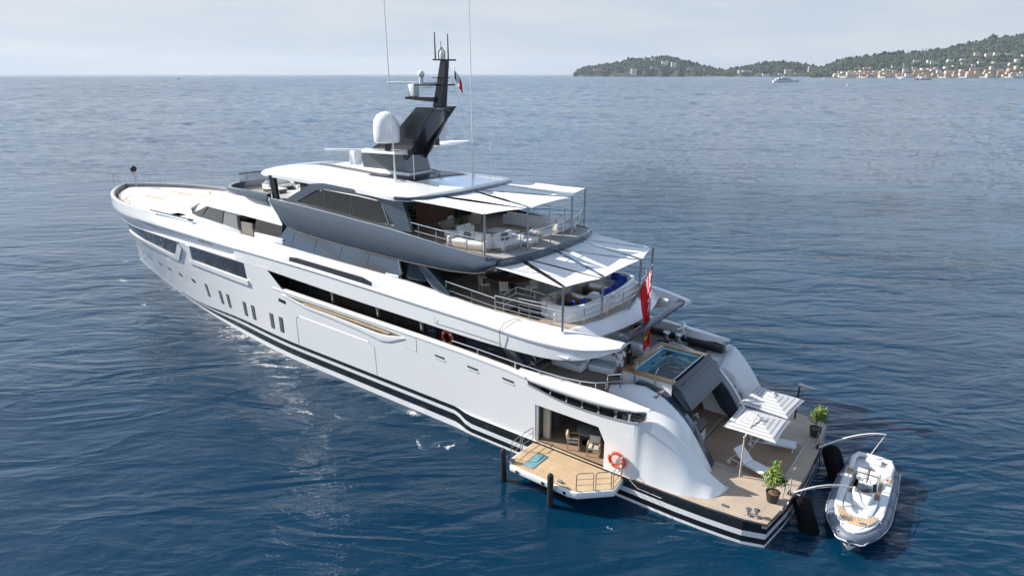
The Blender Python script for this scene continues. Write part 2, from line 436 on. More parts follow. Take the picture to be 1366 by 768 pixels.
TOP = [(5.6, 4.05), (5.9, 4.0), (7.4, 3.87), (9.07, 3.86), (10.8, 4.08), (11.5, 4.2), (11.75, 4.66), (12.9, 4.68), (16, 4.80), (19, 4.86), (25, 4.93), (31.9, 5.02), (33.7, 6.28), (36, 6.2), (40, 6.15), (45, 6.1), (54, 6.03), (67, 5.95)]
def top(x): return tab(TOP, x)
XS = [.47, 1.2, 2.2, 3.4, 4.5, 5.6, 5.9, 6.5, 7.1, 7.45, 8, 9.07, 10, 10.8, 11.1, 11.5, 11.75, 12.9, 14, 15.3, 15.8, 16.2, 16.6, 18, 19, 21, 23, 25, 27, 29, 30.5, 31.9, 32.8, 33.7, 35, 36, 38, 40, 42, 44, 46, 48, 50, 52, 54, 56, 58, 60, 61.5, 63, 64, 65, 65.6, 66.1, 66.5, 66.75, 66.92, 67.0]
def xz(X, z): return X + (xend(z) - 67) * clamp((X - 20) / 47)
def hp(X, z, off=0):
    x = xz(X, z); return (x, hy(x, z) + off, z)
def make_hull(side):
    mb = MB(); lo, up = [], []
    for X in XS:
        L = levels(X); w = (1 - smooth(15.4, 16.6, X)) * .10
        r = [hp(X, -1.3, w), hp(X, L[0], w)] + [hp(X, z, w) for z in L[1:]]
        if w > 0.001: r.append(hp(X, L[4] + .03, w * .9)); r.append(hp(X, L[4] + .035, 0))
        else: r.append(hp(X, L[4] + .03)); r.append(hp(X, L[4] + .035))
        lo.append(r)
        if X >= 5.6:
            t_ = top(X); zs = [L[4] + .035, 1.9, 2.55, 3.22, lerp(3.22, t_, .33), lerp(3.22, t_, .66), t_]
            up.append([hp(X, z) for z in zs])
    mats = lambda i, j: [4, 1, 2, 0, 2, 2, 0][j] if XS[i] < 51 else [4, 0, 0, 0, 0, 0, 0][j]
    mb.grid(lo, mf=mats)
    ux = [X for X in XS if X >= 5.6]
    def skip(i, j):
        if side < 0: return False
        return 7.05 < ux[i] < 11.05 and j < 3
    mb.grid(up, mf=lambda i, j: 0, skip=skip)
    if side > 0:   # sloping upper corner of the balcony door
        mb.face([hp(7.1, 2.55), hp(7.1, 3.22), hp(7.45, 3.22)], 0)
    # raised black rub strake aft, chamfered stern corner and transom half
    L = levels(0); zs = [-1.3] + L + [1.19]
    mb.grid([[(x, y, z) for z in zs] for x, y in [(.47, hy(.47, 0) + .1), (-.42, 5.12), (-.68, 3.2), (-.78, 1.6), (-.8, 0)]], mf=lambda i, j: [4, 1, 2, 0, 2, 2][j])
    if side < 0: mb.v = [(x, -y, z) for x, y, z in mb.v]
    return mb
hull_mats = [M['hull'], M['boot'], M['black'], M['white'], M['fouling_and_shade']]
hb = make_hull(1); hb.add(make_hull(-1))
hull = hb.build('hull', hull_mats, Y, ang=44)
# hull panels: outlines given as (x, z) on the hull's side
def hull_strip(name, low, upp, matl, parent=hull, off=.015, n=None, side=1, smooth_=True, depth=.06, bev=0):
    n = n or max(2, int(abs(low[-1][0] - low[0][0]) / 1.2) + 1)
    def along(P, t):
        k = t * (len(P) - 1); i = min(int(k), len(P) - 2); f = k - i
        return lerp(P[i][0], P[i + 1][0], f), lerp(P[i][1], P[i + 1][1], f)
    mb = MB(); rows = []
    for k in range(n + 1):
        a, b_ = along(low, k / n), along(upp, k / n)
        q = [(a[0], (hy(*a) - depth) * side, a[1]), (a[0], (hy(*a) + off) * side, a[1])]
        for f in (.33, .67): 
            c = (lerp(a[0], b_[0], f), lerp(a[1], b_[1], f)); q.append((c[0], (hy(*c) + off) * side, c[1]))
        q += [(b_[0], (hy(*b_) + off) * side, b_[1]), (b_[0], (hy(*b_) - depth) * side, b_[1])]
        rows.append(q)
    mb.loft(rows); return mb.build(name, matl, parent, ang=30, bevel=bev)
for sd in (1, -1):
    w1 = hull_strip('hull_window', [(58.6, 4.95), (56.2, 4.72), (53.6, 4.68), (51, 4.58), (49.2, 4.5), (48.2, 4.66)], [(59.0, 5.9), (57, 5.96), (54, 6.0), (51, 6.02), (48.6, 6.03), (46.6, 6.03)], M['glass'], side=sd)
    hull_strip('window_ledge', [(60.2, 4.35), (57, 4.3), (53.6, 4.3), (51, 4.24), (49.2, 4.16), (48.0, 4.2), (46.4, 5.55)], [(60.2, 4.8), (57, 4.74), (53.6, 4.68), (51, 4.56), (49.3, 4.5), (48.35, 4.62), (46.75, 5.95)], M['white'], w1, off=.13, n=24, side=sd)
    w2 = hull_strip('hull_window', [(45.15, 4.8), (42, 4.86), (39, 4.9), (36.6, 4.92)], [(44.7, 6.05), (42, 6.08), (39, 6.1), (36.7, 6.13)], M['glass'], side=sd)
    hull_strip('window_ledge', [(45.9, 4.45), (42, 4.5), (39, 4.5), (36.4, 4.52)], [(45.3, 4.78), (42, 4.82), (39, 4.86), (36.4, 4.88)], M['white'], w2, off=.13, side=sd)
    hull_strip('window_jamb', [(45.9, 4.5), (45.2, 4.82)], [(45.55, 6.05), (44.75, 6.06)], M['white'], w2, off=.06, n=2, side=sd)
    hull_strip('mullion', [(38.05, 4.95), (37.85, 4.95)], [(38.0, 6.08), (37.85, 6.08)], M['carbon'], w2, off=.03, n=2, side=sd)
    for i, (x, z) in enumerate([(62.0, 2.1), (58.3, 2.25), (55.05, 2.38), (52.36, 2.45), (49.65, 2.5), (46.8, 2.6)]):
        w_, h_ = .42 + .03 * (i < 2), .20
        hull_strip('porthole', [(x + w_, z - h_ * .4), (x - w_ * .7, z - h_)], [(x + w_ * .7, z + h_), (x - w_, z + h_ * .5)], M['glass'], n=2, off=.012, side=sd)
    for x in (44.2, 41.7, 40.4, 37.8, 36.55, 34.0, 32.8):
        p_ = hull_strip('slot_window', [(x + .24, 1.78), (x - .24, 1.78)], [(x + .24, 2.92), (x - .24, 2.92)], M['mirror'], n=2, off=.012, side=sd)
        hull_strip('window_reveal', [(x - .16, 1.8), (x - .24, 1.8)], [(x - .16, 2.9), (x - .24, 2.9)], M['carbon'], p_, n=2, off=.02, side=sd)
    # dark panel standing in for recess shade, with teak capped ledge below the bulwark
    rc = hull_strip('recess_shade_panel', [(31.9, 4.70), (30.2, 4.52), (29.3, 4.44), (27, 4.40), (24.3, 4.28), (22.5, 4.22), (21.6, 4.30), (20.8, 4.5)], [(31.7, 4.76), (30.2, 4.74), (29.2, 4.74), (27, 4.73), (24.3, 4.69), (22.5, 4.64), (21.6, 4.60), (20.6, 4.55)], M['fouling_and_shade'], n=24, off=.012, side=sd)
    hull_strip('teak_ledge', [(29.8, 4.54), (26, 4.50), (21.7, 4.40)], [(29.8, 4.64), (26, 4.61), (21.5, 4.52)], M['teak_gold'], rc, off=.06, side=sd)
    hull_strip('recess_lip', [(32.3, 4.66), (30.5, 4.40), (29.4, 4.24), (27, 4.16), (24.3, 3.99), (22.4, 3.78), (21.6, 3.92), (20.3, 4.46)], [(32.0, 4.74), (30.3, 4.54), (29.3, 4.46), (27, 4.42), (24.3, 4.30), (22.5, 4.24), (21.7, 4.32), (20.5, 4.53)], M['white'], rc, n=26, off=.05, side=sd, bev=.02)
    for a, b_ in ((32.75, 4.22), ): 
        hull_strip('hawse_hole', [(a, b_ - .12), (a - .85, b_ - .16)], [(a, b_ + .12), (a - .85, b_ + .08)], M['carbon'], n=2, off=.012, side=sd)
    for x in (17.6, 15.2, 12.8):
        f_ = hull_strip('scupper', [(x + .36, 4.0), (x - .36, 3.96)], [(x + .38, 4.12), (x - .38, 4.1)], M['carbon2'], n=2, off=.01, side=sd)
        hull_strip('scupper_lip', [(x + .36, 3.92), (x - .4, 3.88)], [(x + .36, 3.98), (x - .4, 3.95)], M['white'], f_, n=2, off=.03, side=sd)
    # fine seams of the shell doors
    sm = MB()
    def seam(P, side=sd):
        for (a, b_) in zip(P, P[1:]):
            k = max(1, int(math.hypot(b_[0] - a[0], b_[1] - a[1]) / .8))
            pts = [(lerp(a[0], b_[0], q / k), lerp(a[1], b_[1], q / k)) for q in range(k + 1)]
            sm.tube([(x, (hy(x, z) + .002) * side, z) for x, z in pts], .012, 4)
    seam([(30.9, 1.35), (30.9, 3.3), (30.5, 3.52), (23.6, 3.44), (23.05, 3.2), (23.0, 1.35)])
    seam([(20.4, 3.95), (19.4, 3.85), (19.4, 4.9)])
    sm.build('door_seam', M['carbon2'], hull)

# bulwark caps (main deck) with stainless handrail
for sd in (1, -1):
    mb = MB(); rows = []
    for x in [11.7, 12.9, 14, 16, 19, 22, 25, 28, 31.9, 33.3]:
        z = top(min(x, 31.9)) ; y = hy(x, z)
        rows.append([(x, s_ * sd, zz) for s_, zz in [(y + .03, z - .10), (y + .03, z), (y - .03, z + .04), (y - .30, z + .04), (y - .36, z + .0), (y - .36, 4.02), (y - .28, 4.02), (y - .2, z - .1)]])
    mb.loft(rows)
    mb.build('bulwark_cap', M['white'], Y, ang=40)
    rl = MB(); pts = [(16.8, 5.40, 5.15), (15, 5.40, 5.13), (12.5, 5.40, 5.05), (11, 5.42, 5.03), (9.75, 5.36, 5.02), (8.8, 5.18, 5.02), (8.1, 4.9, 5.02), (7.75, 4.55, 5.0)]
    rl.tube([(x, y * sd, z + .02) for x, y, z in pts], .035)
    for x, y, z in pts[1:]: rl.bar((x, y * sd, z - .35), (x, y * sd, z), .025)
    rl.build('handrail', M['steel'], Y)

# ---- main deck floor, beach club room below it
main = MB()
def aft_y(x): return min(5.4, hy(x, 4.0) - .15)
main.prism([(5.5, -2.2), (5.5, 2.2), (6.9, 2.3), (7.3, 2.8), (7.5, 4.9), (11.5, 5.3), (33, 5.35), (33, -5.35), (11.5, -5.3), (7.5, -4.9), (7.3, -2.8), (6.9, -2.3)], 3.55, 4.0)
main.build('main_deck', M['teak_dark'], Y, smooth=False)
plat = MB()
edge = [(-.42, 5.14), (.47, hy(.47, 1) + .02), (2, hy(2, 1) + .04), (4, hy(4, 1) + .05), (5.6, hy(5.6, 1) + .05), (11.4, 5.55)]
poly = edge + [(x, -y) for x, y in reversed(edge)] + [(-.68, -3.2), (-.78, -1.6), (-.8, 0), (-.78, 1.6), (-.68, 3.2)]
plat.prism(poly, .95, 1.2)
plat_o = plat.build('swim_platform', M['teak'], Y, smooth=False)
kb = MB(); outl = [(5.5, hy(5.5, 1) + .09), (4, hy(4, 1) + .08), (2, hy(2, 1) + .08), (.47, hy(.47, 1) + .07), (-.44, 5.17), (-.7, 3.2), (-.8, 1.6), (-.83, 0)]
outl = outl + [(x, -y) for x, y in reversed(outl[:-1])]
kb.tube([(x, y, 1.165) for x, y in outl], .05, 6)
kb.build('platform_edging', M['black'], plat_o)
htc = MB(); htc.prism([(-.05, -2.2), (-.05, 2.0), (4.15, 2.0), (4.15, -2.2)], 1.19, 1.206)
htc.build('platform_hatch', M['teak_hatch'], plat_o, smooth=False)
hs = MB()
for a, b_ in (((-.05, -2.2), (-.05, 2.0)), ((2.0, -2.2), (2.0, 2.0)), ((4.15, -2.2), (4.15, 2.0)), ((-.05, 2.0), (4.15, 2.0)), ((-.05, -2.2), (4.15, -2.2))):
    cx, cy = (a[0] + b_[0]) / 2, (a[1] + b_[1]) / 2
    hs.box((cx, cy, 1.207), (abs(a[0] - b_[0]) + .05, abs(a[1] - b_[1]) + .05, .008))
hs.build('hatch_frame', M['alum'], plat_o, smooth=False)
rm = MB()   # the room's inner walls and ceiling, open to the port door and to the stern
rm.box((11.55, 0.6, 2.4), (.12, 9.8, 2.6)); rm.box((8.6, -4.2, 2.35), (5.8, .12, 2.2)); rm.prism([(5.3, -2.15), (5.3, 2.15), (6.8, 2.5), (7.1, 5.3), (11.5, 5.4), (11.5, -4.2), (7.1, -4.2), (6.8, -2.5)], 3.46, 3.54)
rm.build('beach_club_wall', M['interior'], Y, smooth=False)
rf = MB(); rf.prism([(4.3, -4.2), (4.3, 2.3), (6.3, 4.8), (7.0, 5.5), (11.4, 5.5), (11.4, -4.2)], 1.2, 1.212)
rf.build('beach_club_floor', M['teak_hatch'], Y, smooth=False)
jw = MB(); jw.box((11.2, 5.3, 2.2), (.5, .5, 2.05)); jw.build('door_jamb', M['white'], Y, bevel=.05)
jc = MB(); jc.box((10.72, 5.05, 2.2), (.38, .2, 2.02)); jc.build('folded_door_panel', M['cream'], Y, bevel=.02)
jd = MB(); jd.box((10.96, 5.3, 2.2), (.06, .32, 2.03)); jd.box((7.06, 5.44, 1.85), (.06, .16, 1.3)); jd.build('door_frame', M['carbon'], Y)
jb = MB(); jb.box((6.7, 3.7, 2.3), (.1, 3.2, 2.3), rz=R(0)); jb.build('beach_club_partition', M['cream'], Y)
cabn = MB(); cabn.box((11.0, 3.2, 1.75), (.6, 2.2, 1.05)); cabn.build('beach_club_cabinet', M['carbon2'], Y, bevel=.02)

# ---- quarter wings, stair cheeks, transom
for sd in (1, -1):
    ridge = [(6.5, 5.605, 3.95), (5.6, 5.60, 4.035), (5.25, 5.47, 4.20), (4.92, 5.30, 4.24), (4.0, 4.92, 3.62), (3.3, 4.64, 2.93), (2.68, 4.39, 2.16), (2.2, 4.21, 1.72), (1.88, 4.08, 1.46)]
    base = [(6.5, 5.605, 1.2), (5.6, 5.605, 1.2), (5.2, 5.56, 1.2), (4.7, 5.58, 1.2), (4.0, 5.55, 1.2), (3.3, 5.46, 1.2), (2.6, 5.16, 1.2), (2.12, 4.92, 1.2), (1.82, 4.3, 1.2)]
    nst = len(ridge); ctl = [[(i, (ridge if q == 0 else base)[i][k]) for i in range(nst)] for q in (0, 1) for k in (0, 1, 2)]
    mb = MB(); outer, inner = [], []
    for i in range(4 * (nst - 1) + 1):
        u_ = i / 4; a = tuple(stab(ctl[k], u_) for k in (0, 1, 2)); c = tuple(stab(ctl[3 + k], u_) for k in (0, 1, 2))
        fo = clamp((u_ - 1) / 3); yin = min(a[1] - .5, 4.0)
        P_ = [tuple(lerp(c[k], a[k], f) + (.05 * fo * math.sin(math.pi * f) if k == 1 else 0) for k in range(3)) for f in (0, .25, .5, .75, 1)]
        outer.append([(p[0], p[1] * sd, p[2]) for p in P_])
        inner.append([(p[0], p[1] * sd, p[2]) for p in [(a[0], a[1] - .002, a[2] + .001), (a[0] - .03, a[1] - .05, a[2] + .012), (a[0] - .06, a[1] - .12, a[2] - .01), (a[0] - .10, a[1] - .30, a[2] - .24), (a[0] - .08, yin, max(a[2] - .9, 1.22)), (c[0] - .1, min(yin, c[1] - .5), 1.2)]])
    mb.grid(outer); mb.grid(inner)
    mb.face([outer[-1][k] for k in range(5)] + [inner[-1][k] for k in (1, 2, 3, 4, 5)])
    mb.build('quarter_wing', M['hull'], Y, ang=50)
    prof = [(8.05, 4.36), (7.7, 4.46), (7.2, 4.56), (6.5, 4.54), (5.95, 4.40), (5.42, 4.19), (5.05, 3.97), (4.73, 3.74), (4.4, 3.45), (4.09, 3.13), (3.7, 2.62), (3.3, 2.02), (2.95, 1.5), (2.84, 1.3)]
    mb = MB(); rows = []
    for i, (x, z) in enumerate(prof):
        yi = lerp(2.75, 3.35, smooth(6.6, 8.05, x)); yo = lerp(4.15 if sd > 0 else 3.35, 3.75, smooth(6.8, 8.05, x))
        zb = 1.2 if x < 5.6 else 2.6
        W = yo - yi; dp = 1.5 if x < 7 else lerp(1.5, .7, (x - 7) / 1.05)
        sec = [(yi, zb), (yi, z - .12), (yi + .05 * W, z - .03), (yi + .14 * W, z)] + [(yi + W * (.14 + .86 * math.sin(R(q_))), z - dp * (1 - math.cos(R(q_)))) for q_ in (18, 34, 48, 62, 76)] + [(yo, max(min(z - dp, z - .1), zb)), (yo, zb)]
        rows.append([(x, y * sd, max(zz, 1.2)) for y, zz in sec])
    mb.loft(rows); mb.build('stair_cheek', M['white'], Y, ang=60)
    mb = MB(); pf = [(7.1, 4.50), (6.5, 4.46), (5.95, 4.32), (5.42, 4.10), (4.73, 3.65), (4.09, 3.04), (3.7, 2.53), (3.3, 1.93), (2.98, 1.42)]
    mb.prism_y(pf + [(2.95, 1.21), (3.6, 1.21), (4.4, 1.9), (5.4, 3.3), (7.1, 3.9)], 2.22 * sd, 2.76 * sd)
    mb.build('transom_side_panel', M['darkblue'], Y, bevel=.03)
    if sd < 0:
        st = MB()
        for k in range(8): st.box((3.2 + k * .42, 3.85 * sd, 1.2 + .16 + k * .33), (.46, 1.0, .33))
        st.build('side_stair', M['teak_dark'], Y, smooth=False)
    # rounded eyelid of the bulwark over the mooring slot
    eb = MB(); rows = []
    E_ = [(12.2, 5.62, 5.26, 4.76, 4.40), (11.4, 5.62, 5.25, 4.78, 4.26), (10.2, 5.66, 5.18, 4.80, 4.24), (9.0, 5.68, 5.10, 4.80, 4.24), (8.0, 5.66, 5.00, 4.78, 4.24), (7.2, 5.60, 4.95, 4.74, 4.26), (6.4, 5.52, 4.95, 4.70, 4.32), (5.7, 5.40, 5.00, 4.66, 4.40), (5.15, 5.18, 5.05, 4.66, 4.56)]
    for x, yo, yi, zt, zl in E_:
        zm = lerp(zl, zt, .55)
        rows.append([(x, y_ * sd, z_) for y_, z_ in [(yo - .10, zl), (yo, lerp(zl, zt, .3)), (yo - .02, zm), (lerp(yo, yi, .3), zt), (lerp(yo, yi, .7), zt + .05), (yi, zt + .02), (yi, zl), (lerp(yo, yi, .6), zl)]])
    eb.loft(rows); eb.build('bulwark_eyelid', M['hull'], Y, ang=60)
    db = MB(); db.box((8.2, 5.05 * sd, 4.05), (5.6, .5, .5)); db.build('mooring_recess', M['carbon'], Y, bevel=.05)
    lb = MB(); lp = [(11.55, 4.22), (10.8, 4.10), (9.9, 3.95), (9.07, 3.88), (8.2, 3.87), (7.4, 3.89), (6.5, 3.95), (5.9, 4.02), (5.4, 4.14)]
    lb.tube([(x, (hy(x, z) + .01) * sd, z) for x, z in lp], .04, 8); lb.build('recess_rim', M['alum'], Y)
    for x in (10.35, 9.4, 8.5, 7.6, 6.7, 6.0):
        fb = MB(); z = tab([(p[0], p[1]) for p in reversed(lp)], x); fb.lathe([(.09, 0), (.05, .06), (.05, .26), (.10, .34), (.10, .38)], (x, 5.38 * sd, z - .05), 10)
        fb.build('fairlead_roller', M['steel'], Y)
# transom flap and the pool
tp = MB()
tp.loft([[(5.36, y, 4.70), (5.30, y, 4.72), (4.86, y * 1.0, 4.45), (4.30, y, 3.62), (4.38, y, 3.52), (4.62, y, 3.56), (5.3, y, 4.2)] for y in (-2.2, -1.0, 0, 1.0, 2.2)])
tp.build('transom_flap', M['navy'], Y, ang=30)
tb = MB(); tb.box((5.1, 0, 4.585), (.42, 3.6, .02), ry=R(32)); tb.build('flap_window', M['glass'], Y)
pool = MB()
ow, iw = 2.2, 1.86
pool.box((6.75, ow - .04, 4.2), (2.7, .08, .96)); pool.box((6.75, -ow + .04, 4.2), (2.7, .08, .96)); pool.box((8.06, 0, 4.2), (.08, 4.36, .96))
pool_o = pool.build('pool', M['white'], Y, smooth=False)
pr = MB(); z0, z1 = 4.68, 4.76
pr.box((6.72, 2.05, 4.72), (2.78, .4, .08)); pr.box((6.72, -2.05, 4.72), (2.78, .4, .08)); pr.box((7.91, 0, 4.72), (.40, 3.7, .08))
pr.build('pool_coaming', M['varnish'], pool_o, bevel=.015)
pw = MB(); pw.box((6.6, iw + .03, 4.1), (2.3, .06, 1.12)); pw.box((6.6, -iw - .03, 4.1), (2.3, .06, 1.12)); pw.box((7.72, 0, 4.1), (.06, 3.7, 1.12)); pw.box((6.55, 0, 3.56), (2.4, 3.7, .06))
pw.box((7.45, 0, 4.0), (.5, 3.7, .85)); pw.box((6.6, -1.6, 4.0), (1.7, .5, .85))
pw.build('pool_basin', M['poolwall'], pool_o, smooth=False)
POOLTINT = (.66, .90, .95, 1)
pl_m = bpy.data.materials.new('pool_water'); pl_m.use_nodes = True
t = pl_m.node_tree; t.nodes.clear()
tr = N(t, 'ShaderNodeBsdfTransparent'); tr.inputs[0].default_value = POOLTINT
gl = N(t, 'ShaderNodeBsdfGlossy', i_Roughness=.02); fr = N(t, 'ShaderNodeFresnel', i_IOR=1.33)
no = N(t, 'ShaderNodeTexNoise', i_Scale=2.6, i_Detail=3.0); bu = N(t, 'ShaderNodeBump', i_Strength=1.0, i_Distance=.08)
tcx = N(t, 'ShaderNodeTexCoord'); t.links.new(tcx.outputs['Object'], no.inputs['Vector']); t.links.new(no.outputs['Fac'], bu.inputs['Height'])
t.links.new(bu.outputs[0], gl.inputs['Normal']); t.links.new(bu.outputs[0], fr.inputs['Normal'])
ms = N(t, 'ShaderNodeMixShader'); t.links.new(fr.outputs[0], ms.inputs[0]); t.links.new(tr.outputs[0], ms.inputs[1]); t.links.new(gl.outputs[0], ms.inputs[2])
ou = N(t, 'ShaderNodeOutputMaterial'); t.links.new(ms.outputs[0], ou.inputs['Surface'])
ws = MB(); ws.face([(5.5, -1.85, 4.56), (5.5, 1.85, 4.56), (7.7, 1.85, 4.56), (7.7, -1.85, 4.56)]); ws.build('pool_water', pl_m, pool_o)
pg = MB(); pg.box((5.47, 0, 4.2), (.07, 3.9, 1.14)); pg.build('pool_aft_wall', M['navy'], pool_o)
pgr = MB(); pgr.bar((5.47, -1.95, 4.78), (5.47, 1.95, 4.78), .025); pgr.build('pool_rail', M['steel'], pool_o)
pvn = MB()
for y in (-1.3, 0, 1.3): pvn.box((7.45, y, 4.435), (.16, .26, .02))
for x in (6.0, 6.9): pvn.box((x, -1.6, 4.435), (.26, .16, .02))
pvn.build('jet_nozzle', M['carbon2'], pool_o)
ph = MB()
for x in (7.35, 6.25):
    ph.tube([(x, 2.3, 4.3), (x, 2.3, 5.0), (x, 2.0, 5.25), (x, 1.75, 5.0)], .025)
ph.build('pool_handrail', M['steel'], pool_o)
psx = MB(); psx.box((6.2, 2.75, 4.16), (1.0, 1.0, .32)); psx.build('pool_step', M['teak_dark'], pool_o)

# ---- main deck house behind the side decks
mh = MB()
mh.box((23.0, 0, 4.98), (20.0, 8.6, 1.96))
mh.prism_y([(13.0, 4.0), (12.2, 5.0), (12.9, 5.95), (14, 5.95), (14, 4.0)], -4.25, 4.25)
mdh = mh.build('main_deck_house', M['darkblue'], Y, smooth=False)
for sd in (1, -1):
    for x0, x1 in ((33.0, 30.9), (30.7, 28.2), (28.0, 25.3), (25.1, 22.6), (22.4, 19.9)):
        g = MB(); g.box(((x0 + x1) / 2, 4.31 * sd, 4.98), (x0 - x1, .05, 1.75)); g.build('saloon_window', M['glass'], mdh, smooth=False)
    lv = MB()
    for k in range(12): lv.box((18.95 - k * .19, 4.34 * sd, 5.0), (.09, .08, 1.7))
    lv.build('louvre_panel', M['carbon'], mdh, smooth=False)
    for x in (27.6, 23.3, 19.6):
        pb = MB(); pb.tube([(x, 4.9 * sd, 4.9), (x, 5.0 * sd, 6.1)], [.10, .13], 8); pb.build('deck_pillar', M['alum'], Y)
    dh = MB()
    for x in (19.4, 15.0, 13.6): dh.box((x, 4.36 * sd, 4.75), (.4, .06, .05))
    dh.build('door_handle', M['steel'], mdh)
for sd in (1, -1):
    fp = MB(); fp.prism_y([(13.6, 5.95), (14.5, 5.95), (13.2, 4.2), (12.5, 4.2)], 4.30 * sd, 4.62 * sd); fp.build('slanted_fin', M['carbon2'], mdh, bevel=.02)
for sd in (1, -1):
    s_ = MB()
    for k in range(6): s_.box((12.3 + k * .34, 3.45 * sd, 4.14 + k * .27), (.42, 1.45, .09))
    s_.build('deck_stair', M['stone'], Y, bevel=.01)
    sr = MB()
    for y in (2.7, 4.2):
        sr.tube([(12.1, y * sd, 4.0), (12.1, y * sd, 4.95), (12.3, y * sd, 5.1), (14.2, y * sd, 6.5)], .03); sr.tube([(12.15, y * sd, 4.55), (14.0, y * sd, 5.95)], .02)
    sr.build('stair_rail', M['steel'], Y)

# ---- upper deck: the white band that sweeps from the bow to the aft wing tips
ZL = [(7.25, 6.66), (7.8, 6.40), (8.5, 6.12), (9.4, 5.88), (11, 5.72), (15, 5.70), (19.4, 5.78), (24.5, 5.86), (30, 6.02), (36, 6.17), (40, 6.14), (45, 6.09), (54, 6.02), (67, 5.94)]
ZK = [(7.25, 6.80), (8, 6.66), (9.4, 6.52), (11.2, 6.54), (15, 6.74), (19.4, 6.84), (24.4, 6.98), (30, 7.10), (36, 7.12), (50, 7.2), (60, 7.3), (67, 7.3)]
YL = [(7.25, 4.15), (7.8, 4.5), (8.5, 4.83), (9.4, 5.08), (11, 5.32), (13, 5.46), (16, 5.52), (38, 5.52)]
ZT = [(7.25, 6.90), (8.0, 6.98), (9.4, 7.08), (12, 7.14), (14.5, 7.18), (16.5, 7.28), (18.5, 7.45), (20.5, 7.58), (22, 7.66), (28, 7.74), (34, 7.86), (44, 8.0), (50, 8.06), (56, 8.12), (67, 8.16)]
YT = [(7.25, 4.02), (7.8, 4.16), (8.5, 4.3), (9.4, 4.5), (11, 4.72), (13, 4.84), (20, 4.92), (34, 4.95), (38, 4.97)]
BX = [7.25, 7.5, 7.8, 8.2, 8.8, 9.4, 10.2, 11, 12, 13, 14.5, 16, 17.5, 19, 20.5, 22, 24, 26, 28, 30, 32, 34, 36, 37.6, 38.2, 38.9, 40, 41.5, 43, 44.5, 46, 47.5, 49, 51, 53, 55, 57, 59, 60.5, 62, 63.2, 64.2, 65, 65.7, 66.3, 66.7, 66.9, 67]
for sd in (1, -1):
    rows = []
    for X in BX:
        zl, zk, zt = stab(ZL, X), stab(ZK, X), stab(ZT, X)
        def px(z): return X + (xend(z) - 67) * clamp((X - 20) / 47) if X > 20 else X
        if X <= 36: yl = stab(YL, X); yk = yl + .06; yt = stab(YT, X)
        else:
            f = smooth(36, 39, X)
            yl = lerp(5.52, hy(px(zl), zl) + .015, f); yk = lerp(5.58, hy(px(zk), zk) + .05, f)
            yt = lerp(4.95, max(hy(px(zt), zt) - tab([(38, .66), (46, .5), (52, .38), (67, .3)], X), 0), f)
        rec = .8 * smooth(54, 45, X) * smooth(37.7, 38.4, X)
        yl, yk = max(yl, 0), max(yk, 0)
        ki = max(yk - .02 - .06 * (1 - smooth(46, 56, X)) - rec * .46, 0); li = max(yl - rec * .26, 0)
        tin = max(yt - .34, 0)
        zlow = 7.02 if X < 22 else 7.0 if X < 46 else 7.5
        sec = [(max(yl - 1.1, 0), zl + .12), (yl, zl), (yl, zl + .05), (li, zl + .07), (lerp(li, ki, .5), lerp(zl, zk - .12, .5)), (ki, zk - .16), (yk - .012, zk - .10), (yk, zk), (lerp(yk, yt, .25), lerp(zk, zt, .22)), (lerp(yk, yt, .85), lerp(zk, zt, .85)), (yt, zt), (lerp(yt, tin, .5), zt + .03), (tin, zt), (tin, min(zlow, zt - .05))]
        rows.append([(px(z), y * sd, z) for y, z in sec])
    bb = MB(); bb.loft(rows); nsec = len(rows[0])
    for k in range(len(bb.f)):
        f_ = bb.f[k]
        if len(f_) == 4 and min(v % nsec for v in f_) >= 11 and bb.v[f_[0]][0] > 47: bb.m[k] = 1  # inner bow faces grey: their own paint and their shade in one colour
    bb.build('upper_bulwark', [M['hull'], M['gray']], Y, ang=24)
# glass strip let into the bulwark, soft seams, black fairlead rod
for sd in (1, -1):
    gs, gb = MB(), MB(); rows, brows = [], []
    for k in range(13):
        x = lerp(31.9, 22.2, k / 12); e = min(smooth(0, .12, k / 12), smooth(1, .86, k / 12))
        zk, zt, yt_ = stab(ZK, x), stab(ZT, x), stab(YT, x); y0 = lerp(5.58, yt_, .10); z0 = lerp(zk, zt, .10); z1 = lerp(lerp(zk, zt, .14), lerp(zk, zt, .80), e); y1 = lerp(lerp(5.58, yt_, .16), y0 - .07, e)
        brows.append([(x, y * sd, z) for y, z in ((y0 + .01, z0), (y0 + .01, z0 + .03), (y1 + .02, z1), (y1 - .05, z1 + .035), (yt_ - .05, zt + .035), (yt_ - .05, z0))])
        if 0 < k < 12: rows.append([(x, (lerp(y0 + .01, y1 + .02, f) + .006) * sd, lerp(z0 + .03, z1, f)) for f in (.10, .5, .86)])
    gb.loft(brows); gbo = gb.build('bulwark_coaming', M['hull'], Y, ang=30)
    gs.grid(rows); gs.build('bulwark_glass', M['skyglass'], gbo, smooth=False)
    fr_ = MB(); fr_.tube([(50.2, (hy(50.2, 8.2) - .30) * sd, 8.30), (44.0, (hy(44, 8.2) - .52) * sd, 8.24)], .05); fr_.box((44.2, (hy(44.2, 8.2) - .52) * sd, 8.22), (.5, .2, .14))
    fr_.build('fairlead_rod', M['carbon'], Y)
    sm = MB()
    sm.tube([(13.35, 5.55 * sd, 5.72), (13.35, 5.60 * sd, 6.66), (13.3, 5.35 * sd, 6.95), (13.0, 5.0 * sd, 7.16), (12.6, 4.85 * sd, 7.2)], .02, 5)
    sm.tube([(17.9, 5.59 * sd, 6.35), (17.9, 5.545 * sd, 5.98), (13.4, 5.52 * sd, 5.93)], .010, 4)
    sm.build('bulwark_seam', M['carbon'], Y)
